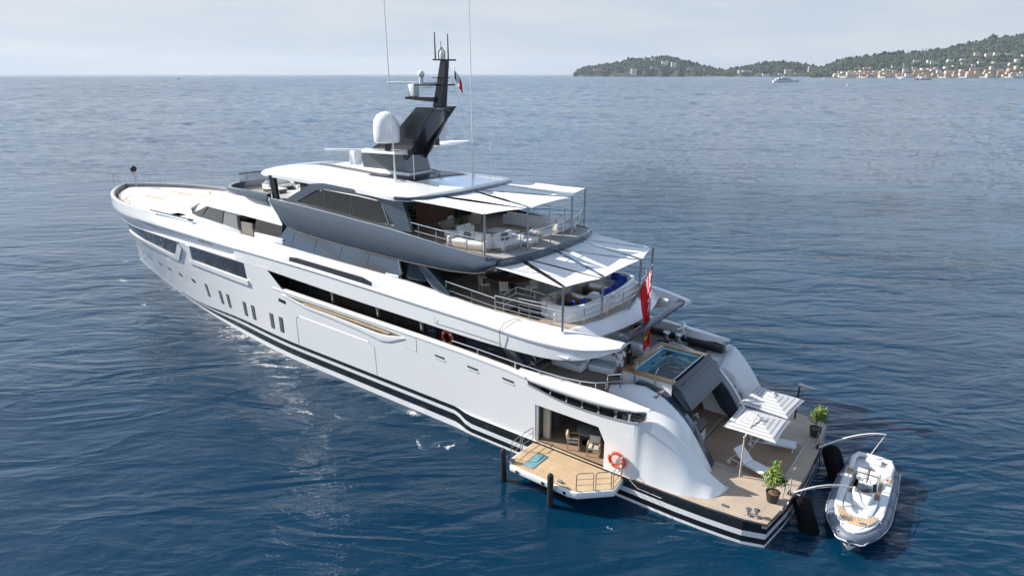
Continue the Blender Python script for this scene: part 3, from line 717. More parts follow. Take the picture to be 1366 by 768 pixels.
# the name in small polished script on the shaded bow flank (strokes only, as far as it can be read)
nm = MB()
def script(px_, pz, sc, strokes):
    for S_ in strokes:
        pts = []
        for a, c in S_:
            x, z = px_ - a * sc, pz + c * sc
            pts.append((x, hy(x, z) - .26, z))
        nm.tube(pts, .035, 6)
script(43.6, 6.52, .75, [[(.7, .8), (.3, .95), (.1, .7), (.6, .45), (.65, .15), (.25, 0), (0, .15)], [(1.2, .5), (1.0, .25), (1.2, .05), (1.45, .25), (1.25, .5)], [(1.7, .1), (2.0, .9), (1.85, .95), (1.8, .2), (2.0, .05)], [(2.5, .5), (2.3, .25), (2.5, .05), (2.75, .25), (2.55, .5), (3.0, .45)]])
nm.build('name_lettering', M['pipe'], Y)

# ---- upper deck floor, aft valance and the flying beam between the wing tips
ud = MB()
aft = [(9.95, 4.45), (9.75, 3.6), (9.42, 2.4), (9.18, 1.2), (9.05, 0)]
poly = [(22, 4.9)] + [(12, 4.75)] + aft + [(x, -y) for x, y in reversed(aft[:-1])] + [(12, -4.75), (22, -4.9)]
ud.prism(poly, 6.2, 7.06)
ud_o = ud.build('upper_deck', M['teak'], Y, smooth=False)
ud2 = MB(); ud2.prism([(22, 4.9), (33, 4.6), (46, 4.4), (46, -4.4), (33, -4.6), (22, -4.9)], 6.4, 7.06); ud2.build('upper_side_deck', M['white'], Y, smooth=False)
sf = MB(); sf.box((21.5, 0, 5.99), (24, 10.4, .05)); sf.build('deck_soffit', M['white'], Y, smooth=False)
va = MB(); rows = []
for y in [4.3, 3.6, 2.4, 1.2, 0, -1.2, -2.4, -3.6, -4.3]:
    xa = tab(sorted([(abs(p[1]), p[0]) for p in aft]), abs(y))
    rows.append([(xa + .25, y, 7.06), (xa - .02, y, 7.12), (xa - .12, y, 7.08), (xa - .76, y * 1.0, 6.70), (xa - .72, y, 6.62), (xa + .3, y, 6.4)])
va.loft(rows); va.build('aft_valance', M['white'], Y, ang=30)
fbm = MB(); fbm.loft([[(7.30 + .03 * abs(y), y, 6.74), (7.30 + .03 * abs(y), y, 6.86), (7.72 + .03 * abs(y), y, 6.90), (7.72 + .03 * abs(y), y, 6.70)] for y in (-4.15, -2, 0, 2, 4.15)])
fbm.build('flying_beam', M['navy'], Y, bevel=.02)

# ---- upper deck house with big inward-leaning windows
uh = MB()
uh.loft([[(x, 4.30, 7.0), (x, 4.05, 9.3), (x, -4.05, 9.3), (x, -4.30, 7.0)] for x in (20.2, 33.8)])
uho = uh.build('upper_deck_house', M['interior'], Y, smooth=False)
cloudglass = M['glass']
for sd in (1, -1):
    g = MB()
    low = [(34.3, 7.45), (30, 7.45), (26, 7.4), (22.2, 7.35), (21.25, 7.5)]
    up_ = [(32.9, 9.15), (30, 9.12), (26, 9.02), (22.0, 8.95), (21.6, 8.95)]
    g.grid([[(a[0], (4.62 - .44 * (a[1] - 7.9)) * sd, a[1]), (b_[0], (4.62 - .44 * (b_[1] - 7.9)) * sd, b_[1])] for a, b_ in zip(low, up_)])
    go = g.build('saloon_window', M['skyglass'], uho, solid=.03, smooth=False)
    mu = MB()
    for x in (32.0, 29.6, 27.0, 24.4):
        mu.bar((x, 4.625 * sd, 7.9), (x - .02, (4.62 - .44 * 1.15 + .012) * sd, 9.05), .012, 4)
    mu.build('window_joint', M['carbon'], go)
    wfm = MB(); wfm.tube([(21.9, 4.32 * sd, 8.98), (21.3, 4.66 * sd, 8.0), (21.5, 4.70 * sd, 7.76), (22.6, 4.68 * sd, 7.72)], .09, 6); wfm.build('window_frame', M['alum'], go)
    lo_ = MB()
    for k in range(11): lo_.box((20.35 - k * .05, 4.45 * sd, 7.75 + k * .115), (1.7, .10, .05), ry=R(4))
    lo_.build('louvre_panel', M['steelblue'], uho, smooth=False)
    fn = MB(); fn.prism_y([(20.3, 9.1), (19.7, 9.1), (17.6, 7.62), (17.4, 7.36), (18.2, 7.36), (18.9, 7.7)], 4.35 * sd, 4.75 * sd); fn.build('slanted_fin', M['steelblue'], uho, bevel=.05)
aw = MB(); aw.box((20.15, 0, 8.1), (.08, 7.8, 2.1)); aw.build('aft_glass_doors', M['glass'], uho, smooth=False)
# ---- forward cabin: windowed flanks under a white roof that runs down to the helideck
cb = MB()
def cabin_ring(z, nose, corner, yc, yb):
    P = [(33.0, yb), (38, lerp(yb, yc, .4)), (corner, yc), (corner + (nose - corner) * .55, yc * .74), (corner + (nose - corner) * .87, yc * .40), (nose, 0)]
    return [(x, y, z) for x, y in P] + [(x, -y, z) for x, y in reversed(P[:-1])]
cb.grid([cabin_ring(7.0, 51.5, 46.6, 4.15, 4.5), cabin_ring(8.32, 50.2, 45.9, 4.06, 4.42)])
cbo = cb.build('forward_cabin', M['white'], Y, ang=30)
rf_ = MB()
roof_low = cabin_ring(7.86, 52.6, 46.4, 4.0, 4.4)
r1 = [(33.2, 4.35, 9.22), (38, 4.3, 9.34), (43.4, 4.1, 9.34), (46.3, 3.0, 8.98), (48.0, 1.6, 8.76), (48.6, 0, 8.70)]
r2 = [(34.0, 4.62, 10.9), (38, 4.0, 10.64), (41.8, 3.22, 10.28), (43.6, 2.1, 10.2), (44.3, 1.0, 10.18), (44.5, 0, 10.18)]
r3 = [(34.0, 2.0, 10.6), (38, 2.0, 10.3), (40.5, 1.6, 10.0), (41.8, 1.0, 9.96), (42.3, .5, 9.94), (42.4, 0, 9.94)]
r0 = [(33.2, 4.42, 9.14), (38, 4.36, 9.24), (43.5, 4.14, 9.24), (47.0, 3.05, 8.62), (49.2, 1.7, 8.3), (50.0, 0, 8.2)]
rb = [(33.2, 4.1, 9.10), (38, 4.05, 9.2), (43.6, 3.9, 9.2), (47.6, 3.1, 8.0), (50.6, 1.8, 7.82), (51.6, 0, 7.80)]
def full(P): return [(x, y, z) for x, y, z in P] + [(x, -y, z) for x, y, z in reversed(P[:-1])]
rf_.grid([full(p) for p in (rb, r0, r1, r2, r3)])
rf_.face([(x, y, z) for x, y, z in full(r3)])
rf_.build('cabin_roof', M['white'], cbo, ang=45)
for sd in (1, -1):
    for (a, b_, c, d, mt) in (((45.9, 8.36), (44.2, 8.30), (43.5, 9.2), (43.2, 9.22), 'glass'), ((44.1, 8.3), (41.0, 8.2), (41.0, 9.22), (43.1, 9.22), 'glass'), ((40.9, 8.2), (38.6, 8.12), (38.6, 9.2), (40.9, 9.22), 'mirror'), ((36.6, 8.05), (33.4, 7.98), (33.4, 9.1), (36.6, 9.16), 'bronze')):
        g = MB(); yy = lambda p: (4.55 - .3 * (p[1] - 7.9) - .028 * max(p[0] - 38, 0)) * sd
        g.face([(p[0], yy(p), p[1]) for p in (a, b_, c, d)]); g.build('cabin_window', M[mt], cbo, solid=.03, smooth=False)
    dr = MB(); dr.box((37.6, 4.38 * sd, 7.8), (1.5, .12, 1.9)); dr.build('wing_door', M['taupe'], cbo, smooth=False)
    dj = MB(); dj.box((38.5, 4.42 * sd, 8.6), (.35, .12, 1.1)); dj.build('door_pillar', M['carbon'], cbo)
    wb = MB(); wb.prism([(33, 4.62), (33, 4.42), (36.4, 4.42), (36.4, 4.62)] if sd > 0 else [(33, -4.62), (33, -4.42), (36.4, -4.42), (36.4, -4.62)], 7.0, 8.25); wb.build('wing_station', M['white'], cbo, bevel=.06)
    up2 = MB(); up2.prism([(38.5, 4.42 * sd), (38.5, 4.15 * sd), (46.2, 4.0 * sd), (46.2, 4.25 * sd)], 7.0, 8.24); up2.build('side_coaming', M['white'], cbo, bevel=.04)

# ---- helideck on the bow
hd = MB()
hx = [46, 48, 50, 52, 54, 56, 58, 60, 61.5, 63, 64, 64.8, 65.4, 65.9]
pl_ = [(x, max(hy(x + .6, 8.2) - 1.0, .05)) for x in hx]
hd.prism([(44, 4.6)] + pl_ + [(x, -y) for x, y in reversed(pl_)] + [(44, -4.6)], 7.5, 7.88)
hdo = hd.build('helideck', M['helideck'], Y, smooth=False)
gw = MB(); rows = []
for x in [44] + hx + [66.3, 66.6]: rows.append([(x + .2, max(hy(x + .6, 8.2) - .80, 0.02), 7.82), (x + .2, max(hy(x + .6, 8.2) - 1.6, 0), 7.82)])
gw.grid(rows); gw.mirror_y(); gw.build('waterway_strip', M['gray'], hdo, solid=.03, smooth=False)
mk = MB(); cxh = 58.1; rr = 3.63
mk.grid([[(cxh + r_ * math.cos(2 * math.pi * k / 72), r_ * math.sin(2 * math.pi * k / 72), 7.886) for r_ in (rr - .09, rr + .09)] for k in range(72)], cu=True)
for a in (-1.35, 1.35): mk.box((cxh, a, 7.886), (3.7, .26, .004))
mk.box((cxh, 0, 7.886), (.26, 2.44, .004)); mk.build('landing_marking', M['gold'], hdo, smooth=False)
for x in (62.6, 61.2, 59.6, 57.8, 56.0):
    lp_ = MB(); lp_.bar((x, hy(x, 8.2) - 1.0, 7.8), (x, hy(x, 8.2) - 1.0, 8.15), .03); lp_.build('deck_peg', M['gold'], hdo)
br_ = MB()
P_ = [(67.0, .9), (66.2, 1.6), (65.0, 2.4)]
br_.tube([(66.9, .75, 8.3), (66.9, .75, 9.25), (66.2, 1.45, 9.3), (66.2, 1.45, 8.3)], .03); br_.bar((66.5, -.9, 8.3), (66.5, -.9, 9.3), .03)
for x in (65.4, 64, 62.4, 60.6, 58.8, 57, 55, 53, 51, 49): br_.bar((x, -hy(x, 8.2) + .3, 8.15), (x, -hy(x, 8.2) + .3, 9.15), .022)
br_.tube([(x, -hy(x, 8.2) + .3, 9.1) for x in (62.4, 60.6, 58.8, 57, 55, 53, 51, 49)], .014); br_.tube([(x, -hy(x, 8.2) + .3, 8.75) for x in (62.4, 60.6, 58.8, 57, 55, 53, 51, 49)], .010)
br_.build('bow_rail', M['alum'], Y)
sl = MB(); sl.bar((65.6, -.35, 8.0), (65.6, -.35, 9.3), .06); sl.box((65.55, -.35, 9.3), (.3, .3, .35)); slo = sl.build('searchlight_post', M['alum'], Y)
sh = MB(); sh.ball((65.6, -.35, 9.75), .32, 14); sh.build('black_ball_shape', M['rubber'], slo)
for sd in (1, -1):
    hb_ = MB(); hb_.box((48.6, 3.9 * sd, 7.83), (1.5, .7, .10)); hb_.build('deck_hatch', M['gray'], hdo, bevel=.02)

# ---- sun deck: steel-blue sweeping band, deck, coaming
ROWS = [((14.45, 4.70, 9.52), (14.15, 4.62, 10.03)), ((14.75, 4.92, 9.36), (14.6, 4.74, 10.05)), ((15.4, 5.02, 9.2), (15.3, 4.82, 10.08)), ((17.1, 5.10, 9.06), (17.2, 4.9, 10.23)), ((20.5, 5.12, 9.01), (21.8, 4.92, 10.6)), ((25.5, 5.12, 9.08), (26.5, 4.92, 10.82)), ((28.6, 5.08, 9.17), (30.6, 4.88, 10.98)), ((30.6, 5.00, 9.24), (32.8, 4.76, 11.0)), ((31.9, 4.84, 9.28), (34.4, 4.52, 10.98))]
for sd in (1, -1):
    mb = MB(); rows = []
    for a, b_ in ROWS:
        A, B = Vector(a), Vector(b_); q = []
        for t_, o_ in ((0, 0), (.12, .06), (.4, .10), (.7, .07), (.93, .02), (1, -.02)):
            p = A.lerp(B, t_); q.append((p.x, (p.y + o_) * sd, p.z))
        q += [(B.x, (B.y - .30) * sd, B.z - .02), (B.x, (B.y - .32) * sd, min(B.z - .5, 9.92) if B.x < 33 else B.z - .7), (A.x, (A.y - .9) * sd, A.z + .12), (A.x, (A.y - .1) * sd, A.z + .0)]
        rows.append(q)
    mb.loft(rows); mb.build('sundeck_band', M['steelblue'], Y, ang=32)
    un = MB(); un.tube([(x, (y + .01) * sd, z - .06) for (x, y, z), _ in ROWS[1:]], .045, 6); un.build('band_underline', M['rubber'], Y)
    tr2 = MB(); tr2.tube([(x, (y + .005) * sd, z + .0) for _, (x, y, z) in ROWS[1:]], .028, 6); tr2.build('band_highlight_tube', M['steel'], Y)  # added steel tube, put in as the bright highlight along the top edge
sd_ = MB()
aft2 = [(14.3, 4.6), (13.95, 3.6), (13.7, 2.2), (13.55, 0)]
poly = [(33.5, 4.3), (24, 4.7), (17, 4.75), (15, 4.72)] + aft2 + [(x, -y) for x, y in reversed(aft2[:-1])] + [(15, -4.72), (17, -4.75), (24, -4.7), (33.5, -4.3)]
sd_.prism(poly, 9.35, 9.98); sdo = sd_.build('sundeck', M['teak'], Y, smooth=False)
so = MB(); so.prism([(33, 4.2), (24, 4.6), (16, 4.7), (14.4, 4.4), (13.75, 2), (13.7, 0), (13.75, -2), (14.4, -4.4), (16, -4.7), (24, -4.6), (33, -4.2)], 9.26, 9.34); so.build('sundeck_soffit', M['carbon2'], Y, smooth=False)
ee = MB(); ep = aft2 + [(x, -y) for x, y in reversed(aft2[:-1])]
rows = [[(x, y, 9.98), (x - .10, y, 10.0), (x - .22, y, 9.92), (x - .2, y, 9.6), (x, y, 9.36)] for x, y in ep]
ee.loft(rows); ee.build('sundeck_aft_edge', M['steelblue'], Y, ang=40)
mg = MB(); rows = []
for x, y in ep: rows.append([(x + 1.15 - .0 * abs(y), y * .96, 9.984), (x - .02, y, 9.986)])
mg.grid(rows); mg.build('sundeck_margin', M['gray'], sdo, solid=.004, smooth=False)
co_ = MB(); cp = [(34.3, 4.55), (37.2, 4.1), (39.8, 3.55), (41.6, 3.15), (42.9, 2.55), (43.7, 1.7), (44.15, .8), (44.25, 0)]
cp = cp + [(x, -y) for x, y in reversed(cp[:-1])]
rows = []
for x, y in cp:
    n_ = Vector((.5 * (x - 34) / 9, y / 4.4, 0)); n_.normalize() if n_.length else None
    zt_ = tab([(34.3, 11.22), (37.2, 11.08), (39.8, 10.85), (41.6, 10.72), (44, 10.64)], x)
    rows.append([(x + n_.x * .02, y + n_.y * .02, zt_ - .7), (x + n_.x * .10, y + n_.y * .10, zt_ - .42), (x - n_.x * .02, y - n_.y * .02, zt_), (x - n_.x * .3, y - n_.y * .3, zt_), (x - n_.x * .34, y - n_.y * .34, 9.9)])
co_.loft(rows); co_.build('forward_coaming', M['steelblue'], Y, ang=50)
fd = MB(); fd.prism([(x * .985 + .5, y * .93) for x, y in cp], 10.0, 10.06); fd.build('forward_sundeck', M['teak'], Y, smooth=False)
wsb = MB(); rows = []
for x, y in cp:
    if y < 1.0: rows.append([(x - .14, y * .96, tab([(34.3, 11.22), (37.2, 11.08), (39.8, 10.85), (41.6, 10.72), (44, 10.64)], x)), (x - .16, y * .95, 11.25)])
wsb.grid(rows); wsb.build('windbreak_glass', M['clear'], Y, solid=.02)
wbr = MB(); wbr.tube([(r_[1][0], r_[1][1], r_[1][2] + .02) for r_ in rows], .045); wbr.build('windbreak_rail', M['carbon'], Y)
ant = MB()
for x, y in ((43.0, -1.0), (41.5, -2.6), (38.5, -3.7), (43.3, .6)): ant.bar((x, y, 10.6), (x, y, 11.9), .02)
ant.build('coaming_stanchion', M['alum'], Y)

# ---- sun deck house: framed glass sides, dark wood aft wall
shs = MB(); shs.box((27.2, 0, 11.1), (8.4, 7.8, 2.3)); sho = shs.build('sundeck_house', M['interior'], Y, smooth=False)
for sd in (1, -1):
    outer = [(32.6, 10.85), (29.5, 12.35), (28.3, 12.5), (25, 12.42), (21.2, 12.22), (20.3, 10.55), (22.5, 10.5), (27, 10.7)]
    inner = [(31.0, 11.05), (29.0, 11.98), (28.1, 12.12), (25, 12.08), (23.0, 11.98), (21.7, 10.72), (23.2, 10.66), (27, 10.86)]
    yy = lambda z: (4.66 - .13 * (z - 10.6))
    mb = MB(); rows = []
    for a, b_ in zip(outer, inner):
        rows.append([(a[0], yy(a[1]) * sd, a[1]), (b_[0], yy(b_[1]) * sd, b_[1]), (b_[0], (yy(b_[1]) - .16) * sd, b_[1]), (a[0], (yy(a[1]) - .2) * sd, a[1])])
    mb.grid(rows, cu=True, cv=True); fo = mb.build('window_frame', M['steelblue'], sho, ang=30)
    gl_ = MB(); gl_.face([(a[0], (yy(a[1]) - .08) * sd, a[1]) for a in inner]); gl_.build('side_glass', M['bronze'], sho, smooth=False)
    bl = MB(); bl.tube([(a[0], (yy(a[1]) - .05) * sd, a[1]) for a in inner], .06, 5, closed=True); bl.build('window_gasket', M['black'], sho)
    mu = MB(); mu.bar((23.0, (yy(12) - .06) * sd, 12.0), (22.2, (yy(10.7) - .06) * sd, 10.68), .03, 5)
    for x in (28.2, 25.6): mu.bar((x, (yy(12) - .07) * sd, 12.05), (x, (yy(10.7) - .07) * sd, 10.8), .01, 4)
    mu.build('window_joint', M['alum'], sho)
    pi = MB(); pi.tube([(34.2, 3.85 * sd, 10.0), (34.7, 3.75 * sd, 12.35)], [.24, .27], 10); pi.build('hardtop_pillar', M['carbon'], Y)
ww = MB(); ww.box((22.95, 0, 11.1), (.1, 7.7, 2.3)); ww.build('aft_wall', M['wood'], sho, smooth=False)
for y in (2.6, -2.6):
    wd = MB(); wd.box((22.85, y, 11.05), (.14, 1.5, 2.1)); wd.build('aft_glass', M['glass'], sho, smooth=False)
sb_ = MB(); sb_.box((24.2, 4.0, 11.0), (2.2, .1, 2.1)); sb_.build('side_door', M['darkblue'], sho)

# ---- hardtop
HW = [(19.4, 0.0), (19.45, 1.4), (19.6, 2.5), (20.0, 3.9), (20.6, 4.62), (21.4, 4.85), (24, 4.55), (28, 4.2), (32, 4.0), (34.5, 3.92), (36, 3.7), (36.9, 3.0), (37.3, 1.8), (37.4, 0)]
def crown(x, y):
    w = max(tab([(19.4, 4.6), (24, 4.6), (28, 4.2), (34, 3.95), (37.4, 3.6)], x), .1)
    c = tab([(19.4, .18), (23, .42), (27, .5), (33, .40), (37.4, .12)], x)
    return 12.5 + c * (1 - clamp(abs(y) / w) ** 2.2) - .10 * smooth(33, 37.4, x)
HWF = HW[:6] + [(lerp(21.4, 36.9, k / 26), stab(HW, lerp(21.4, 36.9, k / 26))) for k in range(1, 27)] + HW[-2:]
ht = MB(); rows = []
for x, w in HWF:
    ys = [w * f for f in (-1, -.96, -.86, -.7, -.5, -.25, 0, .25, .5, .7, .86, .96, 1)]
    top_ = [(x, y, crown(x, y) - (.0 if abs(f) < .97 else .05)) for y, f in zip(ys, (-1, -.96, -.86, -.7, -.5, -.25, 0, .25, .5, .7, .86, .96, 1))]
    bot_ = [(x, y, 12.24) for y in reversed(ys)]
    rows.append(top_ + bot_)
ht.loft(rows[1:-1]); hto = ht.build('hardtop', M['white'], Y, ang=50)
he = MB()
he.tube([(x - .04, w, 12.40) for x, w in HW[:6]], .10, 8)
he.mirror_y(); he.build('hardtop_edge', M['steelblue'], hto)
def patch(name, quad, m, lift=.03, n=24, parent=hto, both=True):
    mb = MB(); rows = []
    for i in range(n + 1):
        r_ = []
        for j in range(5):
            a = [lerp(quad[0][k], quad[1][k], i / n) for k in (0, 1)]; b_ = [lerp(quad[3][k], quad[2][k], i / n) for k in (0, 1)]
            x, y = lerp(a[0], b_[0], j / 4), lerp(a[1], b_[1], j / 4)
            r_.append((x, y, crown(x, y) + lift))
        rows.append(r_)
    mb.grid(rows)
    if both: mb.mirror_y()
    return mb.build(name, m, parent, solid=0)
patch('dark_roof_stripe', [(36.2, .4), (23.0, 2.35), (24.6, 1.35), (33.2, .3)], M['roofgrey'], .035)
patch('skylight', [(26.6, -2.4), (26.6, 2.2), (22.6, 2.0), (22.2, -2.4)], M['skylight'], .045, both=False)
pln = MB(); pln.loft([[(32.0, -.5, 12.9), (32.0, .5, 12.9), (32.0, .4, 13.02), (32.0, -.4, 13.02)], [(26.5, -1.5, 12.9), (26.5, 1.5, 12.9), (26.5, 1.35, 13.18), (26.5, -1.35, 13.18)], [(23.9, -1.3, 12.8), (23.9, 1.3, 12.8), (23.9, 1.1, 13.1), (23.9, -1.1, 13.1)]]); pln.build('mast_plinth', M['white'], hto, ang=20)
patch('sunshade_panel', [(34.6, -3.75), (29.0, -3.95), (29.0, -3.3), (34.6, -3.2)], M['darkblue'], .12, both=False)
skb = MB(); skb.bar((22.6, -.4, 13.06), (25.4, -1.6, 13.16), .04); skb.box((22.6, -.3, 12.98), (.2, .3, .2)); skb.build('skylight_track', M['alum'], hto)

# ---- mast
ms_ = MB(); ms_.prism_y([(28.3, 13.12), (28.5, 13.9), (27.9, 14.35), (24.6, 14.4), (24.2, 13.12)], -1.05, 1.05)
mo = ms_.build('mast', M['carbon2'], Y, smooth=False, bevel=.04)
rk = MB()
for sd in (1, -1):
    rk.loft([[(x, y * sd, z) for y in ()] for x, z in ()]) if False else None
    rk.prism_y([(28.2, 14.1), (25.3, 15.5), (23.3, 17.1), (21.7, 17.12), (22.5, 16.3), (23.6, 14.8), (24.9, 13.3), (26.2, 13.2)], .72 * sd, .95 * sd)
rk.prism_y([(28.1, 14.1), (25.3, 15.45), (23.25, 17.05), (22.9, 17.0), (24.8, 15.2), (27.2, 13.9)], -.72, .72)
rk.build('mast_rake', M['carbon'], mo, smooth=False, bevel=.03)
ri = MB(); ri.prism_y([(21.9, 17.0), (23.0, 17.0), (26, 14.2), (25.2, 13.3)], -.71, .71); ri.build('mast_inner', M['black'], mo, smooth=False)
col_ = MB(); col_.loft([[(22.62, -.24, 17.08), (22.62, .24, 17.08), (21.85, .2, 17.08), (21.85, -.2, 17.08)], [(21.95, -.17, 19.7), (21.95, .17, 19.7), (21.5, .15, 19.7), (21.5, -.15, 19.7)]]); col_.build('mast_column', M['carbon'], mo, smooth=False, bevel=.03)
pf_ = MB(); pf_.box((21.75, 0, 19.74), (.5, 1.5, .09)); pf_.build('mast_crossbar', M['carbon'], mo, smooth=False, bevel=.015)
pf_ = MB(); pf_.box((22.7, .5, 18.35), (1.3, 1.0, .10)); pf_.box((22.1, -.55, 18.35), (.5, .9, .10)); pf_.build('mast_platform', M['carbon'], mo, smooth=False, bevel=.015)
pf_ = MB(); pf_.box((22.05, 0, 18.75), (.4, 1.2, .05)); pf_.build('mast_crossbar', M['carbon'], mo, smooth=False, bevel=.015)
pf_ = MB(); pf_.loft([[(24.4, .05, 17.52), (24.4, .75, 17.52), (24.4, .75, 17.66), (24.4, .05, 17.66)], [(22.3, -.1, 17.38), (22.3, .4, 17.38), (22.3, .4, 17.66), (22.3, -.1, 17.66)]])
pf_.build('mast_platform', M['carbon'], mo, smooth=False, bevel=.015)
aa = MB()
for y, h_ in ((.55, 1.45), (-.55, 1.40)): aa.tube([(21.95, y, 19.78), (21.95, y, 19.78 + h_)], [.05, .03], 6)
aa.tube([(21.95, 0.05, 19.9), (21.95, .05, 20.75)], .02, 5); aa.tube([(21.95, .25, 19.8), (21.95, .25, 20.2), (21.95, 0, 20.42), (21.95, -.25, 20.2), (21.95, -.25, 19.8)], .035, 6)
aa.build('mast_aerial', M['carbon'], mo)
nl = MB(); nl.lathe([(.12, 0), (.14, .2), (.10, .42), (.02, .5)], (21.95, 0, 19.78), 12); nl.build('masthead_light', M['white'], mo)
sm_ = MB(); sm_.ball((23.1, .6, 18.95), .22, 12); sm_.bar((23.1, .6, 18.4), (23.1, .6, 18.8), .13); sm_.build('camera_dome', M['white'], mo)
ra = MB(); ra.box((24.0, .4, 18.02), (.55, .5, .72)); rao = ra.build('radar', M['white'], mo, bevel=.06)
rb_ = MB(); rb_.box((24.05, .4, 18.46), (.22, 3.3, .13), rz=R(-62)); rb_.build('radar_scanner', M['white'], rao, bevel=.03)
r2_ = MB(); r2_.box((30.6, -.2, 13.45), (.6, .6, 1.0)); r2o = r2_.build('radar', M['white'], Y, bevel=.06)
r3_ = MB(); r3_.box((30.6, -.2, 14.0), (.24, 4.2, .14), rz=R(-58)); r3_.build('radar_scanner', M['white'], r2o, bevel=.03)
for sd in (1, -1):
    wg = MB(); wg.loft([[(28.2, .9 * sd, 14.15), (28.2, .9 * sd, 14.38), (24.2, .9 * sd, 14.5), (24.2, .9 * sd, 14.2)], [(26.4, 2.75 * sd, 14.36), (26.4, 2.75 * sd, 14.5), (23.2, 2.95 * sd, 14.62), (23.2, 2.95 * sd, 14.48)], [(24.6, 3.6 * sd, 14.66), (24.6, 3.6 * sd, 14.72), (23.1, 3.7 * sd, 14.8), (23.1, 3.7 * sd, 14.74)]][:3 if sd < 0 else 2])
    wgo = wg.build('mast_wing', M['white'], mo, smooth=False, bevel=.02)
    st_ = MB(); st_.bar((24.65, 2.16 * sd, 14.45), (24.65, 2.16 * sd, 15.1), .2, 12); st_.build('dome_stub', M['carbon'], wgo)
    dm = MB(); dm.lathe([(.45, -.02), (.72, 0), (.78, .08), (.80, .5), (.79, .95), (.72, 1.32), (.56, 1.6), (.31, 1.75), (.02, 1.81)], (24.65, 2.16 * sd, 15.04), 32); dm.build('satellite_dome', M['white'], wgo, ang=50)
    wh = MB(); x_, y_ = (23.66, 2.59) if sd > 0 else (21.9, -2.59)
    wh.tube([(x_, y_, 12.8), (x_, y_, 13.4), (x_ + .05, y_, 17), (x_ + .12, y_, 24.6)], [.055, .045, .035, .015], 6); wh.bar((x_, y_, 12.7), (x_, y_, 13.25), .08); wh.build('whip_antenna', M['pipe'], hto)
w3 = MB(); w3.tube([(22.9, 1.75, 12.9), (22.9, 1.75, 14.4)], .025, 6); w3.bar((21.0, -3.2, 12.6), (21.0, -3.2, 14.9), .02, 5); w3.build('short_aerial', M['pipe'], hto)
hl = MB(); hl.tube([(22.2, -.8, 19.6), (21.4, -2.6, 12.8)], .012, 4); hl.build('flag_halyard', M['rope'], mo)

# ---- awnings
def sail(name, A, B, C, D, parent, pull=.10, sag=.10, n=10):
    """fabric between edge A-B and edge D-C"""
    mb = MB(); rows = []
    A, B, C, D = map(Vector, (A, B, C, D))
    for i in range(n + 1):
        v = i / n; r_ = []
        for j in range(n + 1):
            u = j / n; uu = .5 + (u - .5) * (1 - pull * 4 * v * (1 - v))
            vv = .5 + (v - .5) * (1 - pull * .5 * 4 * u * (1 - u))
            p = A.lerp(B, uu).lerp(D.lerp(C, uu), vv); p.z -= sag * 16 * u * (1 - u) * v * (1 - v)
            r_.append(p)
        rows.append(r_)
    mb.grid(rows); return mb.build(name, M['awning'], parent, solid=.012)
aw1 = empty('sundeck_awning'); aw1.parent = Y
hz_ = 12.36
Pp = {1: (14.85, 4.87, 12.30), 2: (14.1, 2.19, 12.27), 3: (14.1, -2.19, 12.27), 4: (14.85, -4.87, 12.30)}
for s_ in (1, -1):
    po, pi_ = (Pp[1], Pp[2]) if s_ > 0 else (Pp[4], Pp[3])
    sail('awning_sail', (20.9, 4.55 * s_, hz_), (19.78, 2.95 * s_, hz_), (pi_[0] + .1, pi_[1] + .16 * s_, pi_[2]), po, aw1, .11, .09)
    sail('awning_sail', (19.70, 2.5 * s_, hz_), (19.45, .3 * s_, hz_), (pi_[0], pi_[1] - .05 * s_, pi_[2] + .02), (pi_[0] + .12, pi_[1] + .02 * s_, pi_[2] + .02), aw1, .14, .12)
sail('awning_sail', (19.42, .08, hz_), (19.42, -.08, hz_), (Pp[3][0], Pp[3][1] + .35, Pp[3][2]), (Pp[2][0], Pp[2][1] - .35, Pp[2][2]), aw1, .10, .12)
for k in Pp:
    x, y, z = Pp[k]; p = MB(); p.bar((x, y, 9.95), (x, y, z + .04), .06, 10); p.build('awning_post', M['alum'], aw1)
aw2 = empty('upper_deck_awning'); aw2.parent = Y
ez = 9.62
Qp = {1: (10.15, 4.73, 9.33), 2: (9.5, 2.1, 9.32), 3: (9.5, -2.1, 9.32), 4: (10.05, -4.73, 9.33)}
for s_ in (1, -1):
    po, pi_ = (Qp[1], Qp[2]) if s_ > 0 else (Qp[4], Qp[3])
    sail('awning_sail', (14.3, 4.75 * s_, ez), (13.78, 3.15 * s_, ez), po, (po[0] + .2, po[1], po[2]), aw2, .06, .05)
    sail('awning_sail', (13.78, 2.78 * s_, ez), (13.74, 2.62 * s_, ez), (pi_[0], pi_[1] + .22 * s_, pi_[2]), (po[0], po[1] - .25 * s_, po[2]), aw2, .06, .06)
    sail('awning_sail', (13.72, 2.45 * s_, ez), (13.5, .3 * s_, ez), pi_, (pi_[0] + .2, pi_[1] + .05, pi_[2]), aw2, .08, .06)
sail('awning_sail', (13.5, .08, ez), (13.5, -.08, ez), (Qp[3][0], Qp[3][1] + .25, Qp[3][2]), (Qp[2][0], Qp[2][1] - .25, Qp[2][2]), aw2, .06, .06)
for k in Qp:
    x, y, z = Qp[k]; p = MB(); p.bar((x, y, 7.1), (x, y, z + .04), .06, 10); p.build('awning_post', M['alum'], aw2)

